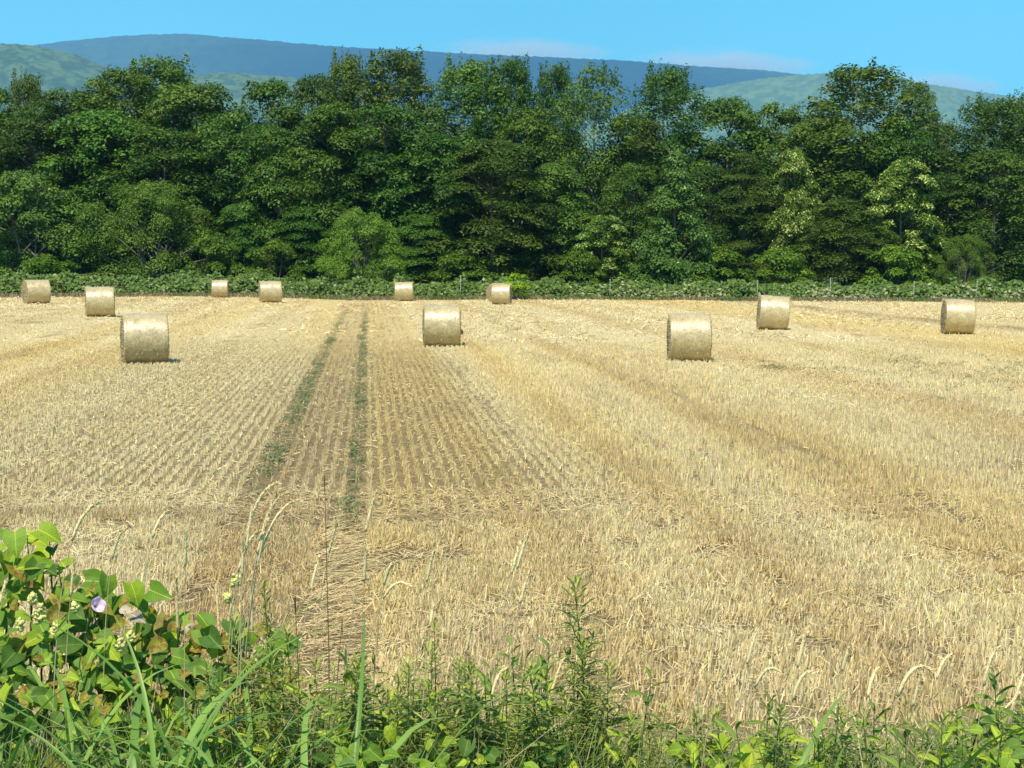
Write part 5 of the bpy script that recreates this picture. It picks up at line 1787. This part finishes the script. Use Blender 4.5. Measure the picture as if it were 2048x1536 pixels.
# ------------------------------------------------------------------ clouds and haze
def cloud(name, loc, size, density, seed, label):
    rng = np.random.default_rng(seed)
    nu, nv = 64, 33
    A = np.arange(nu) / nu * 2 * np.pi
    B = np.linspace(-np.pi / 2, np.pi / 2, nv)
    AA, BB = np.meshgrid(A, B)
    d = np.stack([np.cos(AA) * np.cos(BB), np.sin(AA) * np.cos(BB), np.sin(BB)], 2)
    lump = 1 + 0.30 * (fbm(d[..., 0] * 3 + 20, d[..., 2] * 2 + d[..., 1] * 2 + 9, seed, 3) - 0.5) * 2
    v = d * lump[..., None]
    m, n, l, p, out = new_mat(name + '_vapour')
    n.remove(p)
    pv = n.new('ShaderNodeVolumePrincipled')
    pv.inputs['Color'].default_value = (0.99, 0.98, 0.99, 1)
    pv.inputs['Anisotropy'].default_value = 0.0
    # thin towards the rim and broken by noise
    tc = n.new('ShaderNodeTexCoord')
    ln = n.new('ShaderNodeVectorMath')
    ln.operation = 'LENGTH'
    l.new(tc.outputs['Object'], ln.inputs[0])
    nz = noise_node(n, l, 2.2, 5, 0.6)
    nz.inputs['Distortion'].default_value = 0.4
    sb = n.new('ShaderNodeMath')
    sb.operation = 'MULTIPLY_ADD'
    sb.inputs[1].default_value = 1.1
    sb.inputs[2].default_value = 0.30
    l.new(nz.outputs['Fac'], sb.inputs[0])
    s2 = n.new('ShaderNodeMath')
    s2.operation = 'SUBTRACT'
    l.new(sb.outputs[0], s2.inputs[0])
    l.new(ln.outputs['Value'], s2.inputs[1])
    mr = n.new('ShaderNodeMapRange')
    mr.inputs['From Min'].default_value = 0.0
    mr.inputs['From Max'].default_value = 0.5
    mr.inputs['To Min'].default_value = 0.0
    mr.inputs['To Max'].default_value = density
    l.new(s2.outputs[0], mr.inputs['Value'])
    l.new(mr.outputs['Result'], pv.inputs['Density'])
    l.new(pv.outputs['Volume'], out.inputs['Volume'])
    o = obj(name, mesh_np(name, v.reshape(-1, 3), grid_faces(nu, nv, True), m, True), loc=loc, scale=size)
    tag(o, label, 'cloud', 'clouds over the hills')
    return o


CD = 21000
for (px, py, w, h, dens, seed, lab) in ((1030, 112, 190, 38, 0.0022, 1, 'faint low cloud over the ridge behind the slim poplars'),
                                        (1430, 140, 200, 44, 0.0028, 2, 'pale cloud bank over the ridge left of the big domed poplar'),
                                        (1850, 185, 150, 46, 0.0028, 3, 'pale cloud low over the right hill slope')):
    P = at(px, py, CD)
    cloud('cloud', P, (w / F_PX * CD * 1.15, 900, h / F_PX * CD * 1.1), dens, seed, lab)
# the cloud whose shadow lies on the far ridge (above the frame)
hx, hy, hz = 60, 10600, 900
k = (3200 - hz) / math.tan(SUN_EL)
cloud('cloud', (hx + math.sin(SUN_AZ) * k, hy + math.cos(SUN_AZ) * k, 3200), (2900, 2000, 260), 0.03, 4, 'flat cloud drifting overhead that shades the far ridge')

m, n, l, p, out = new_mat('haze_air')
n.remove(p)
pv = n.new('ShaderNodeVolumePrincipled')
pv.inputs['Color'].default_value = (0.26, 0.60, 1.0, 1)
pv.inputs['Density'].default_value = 0.000075
pv.inputs['Anisotropy'].default_value = 0.0
l.new(pv.outputs['Volume'], out.inputs['Volume'])
hb = np.array([[x, y, z] for x in (-15000, 15000) for y in (-3500, 16500) for z in (-40, 1850)], float)
haze = obj('haze', mesh_np('haze', hb, np.array([[0, 1, 3, 2], [4, 6, 7, 5], [0, 4, 5, 1], [2, 3, 7, 6], [0, 2, 6, 4], [1, 5, 7, 3]]), m))
tag(haze, 'thin bluish haze filling the valley', kind='stuff')
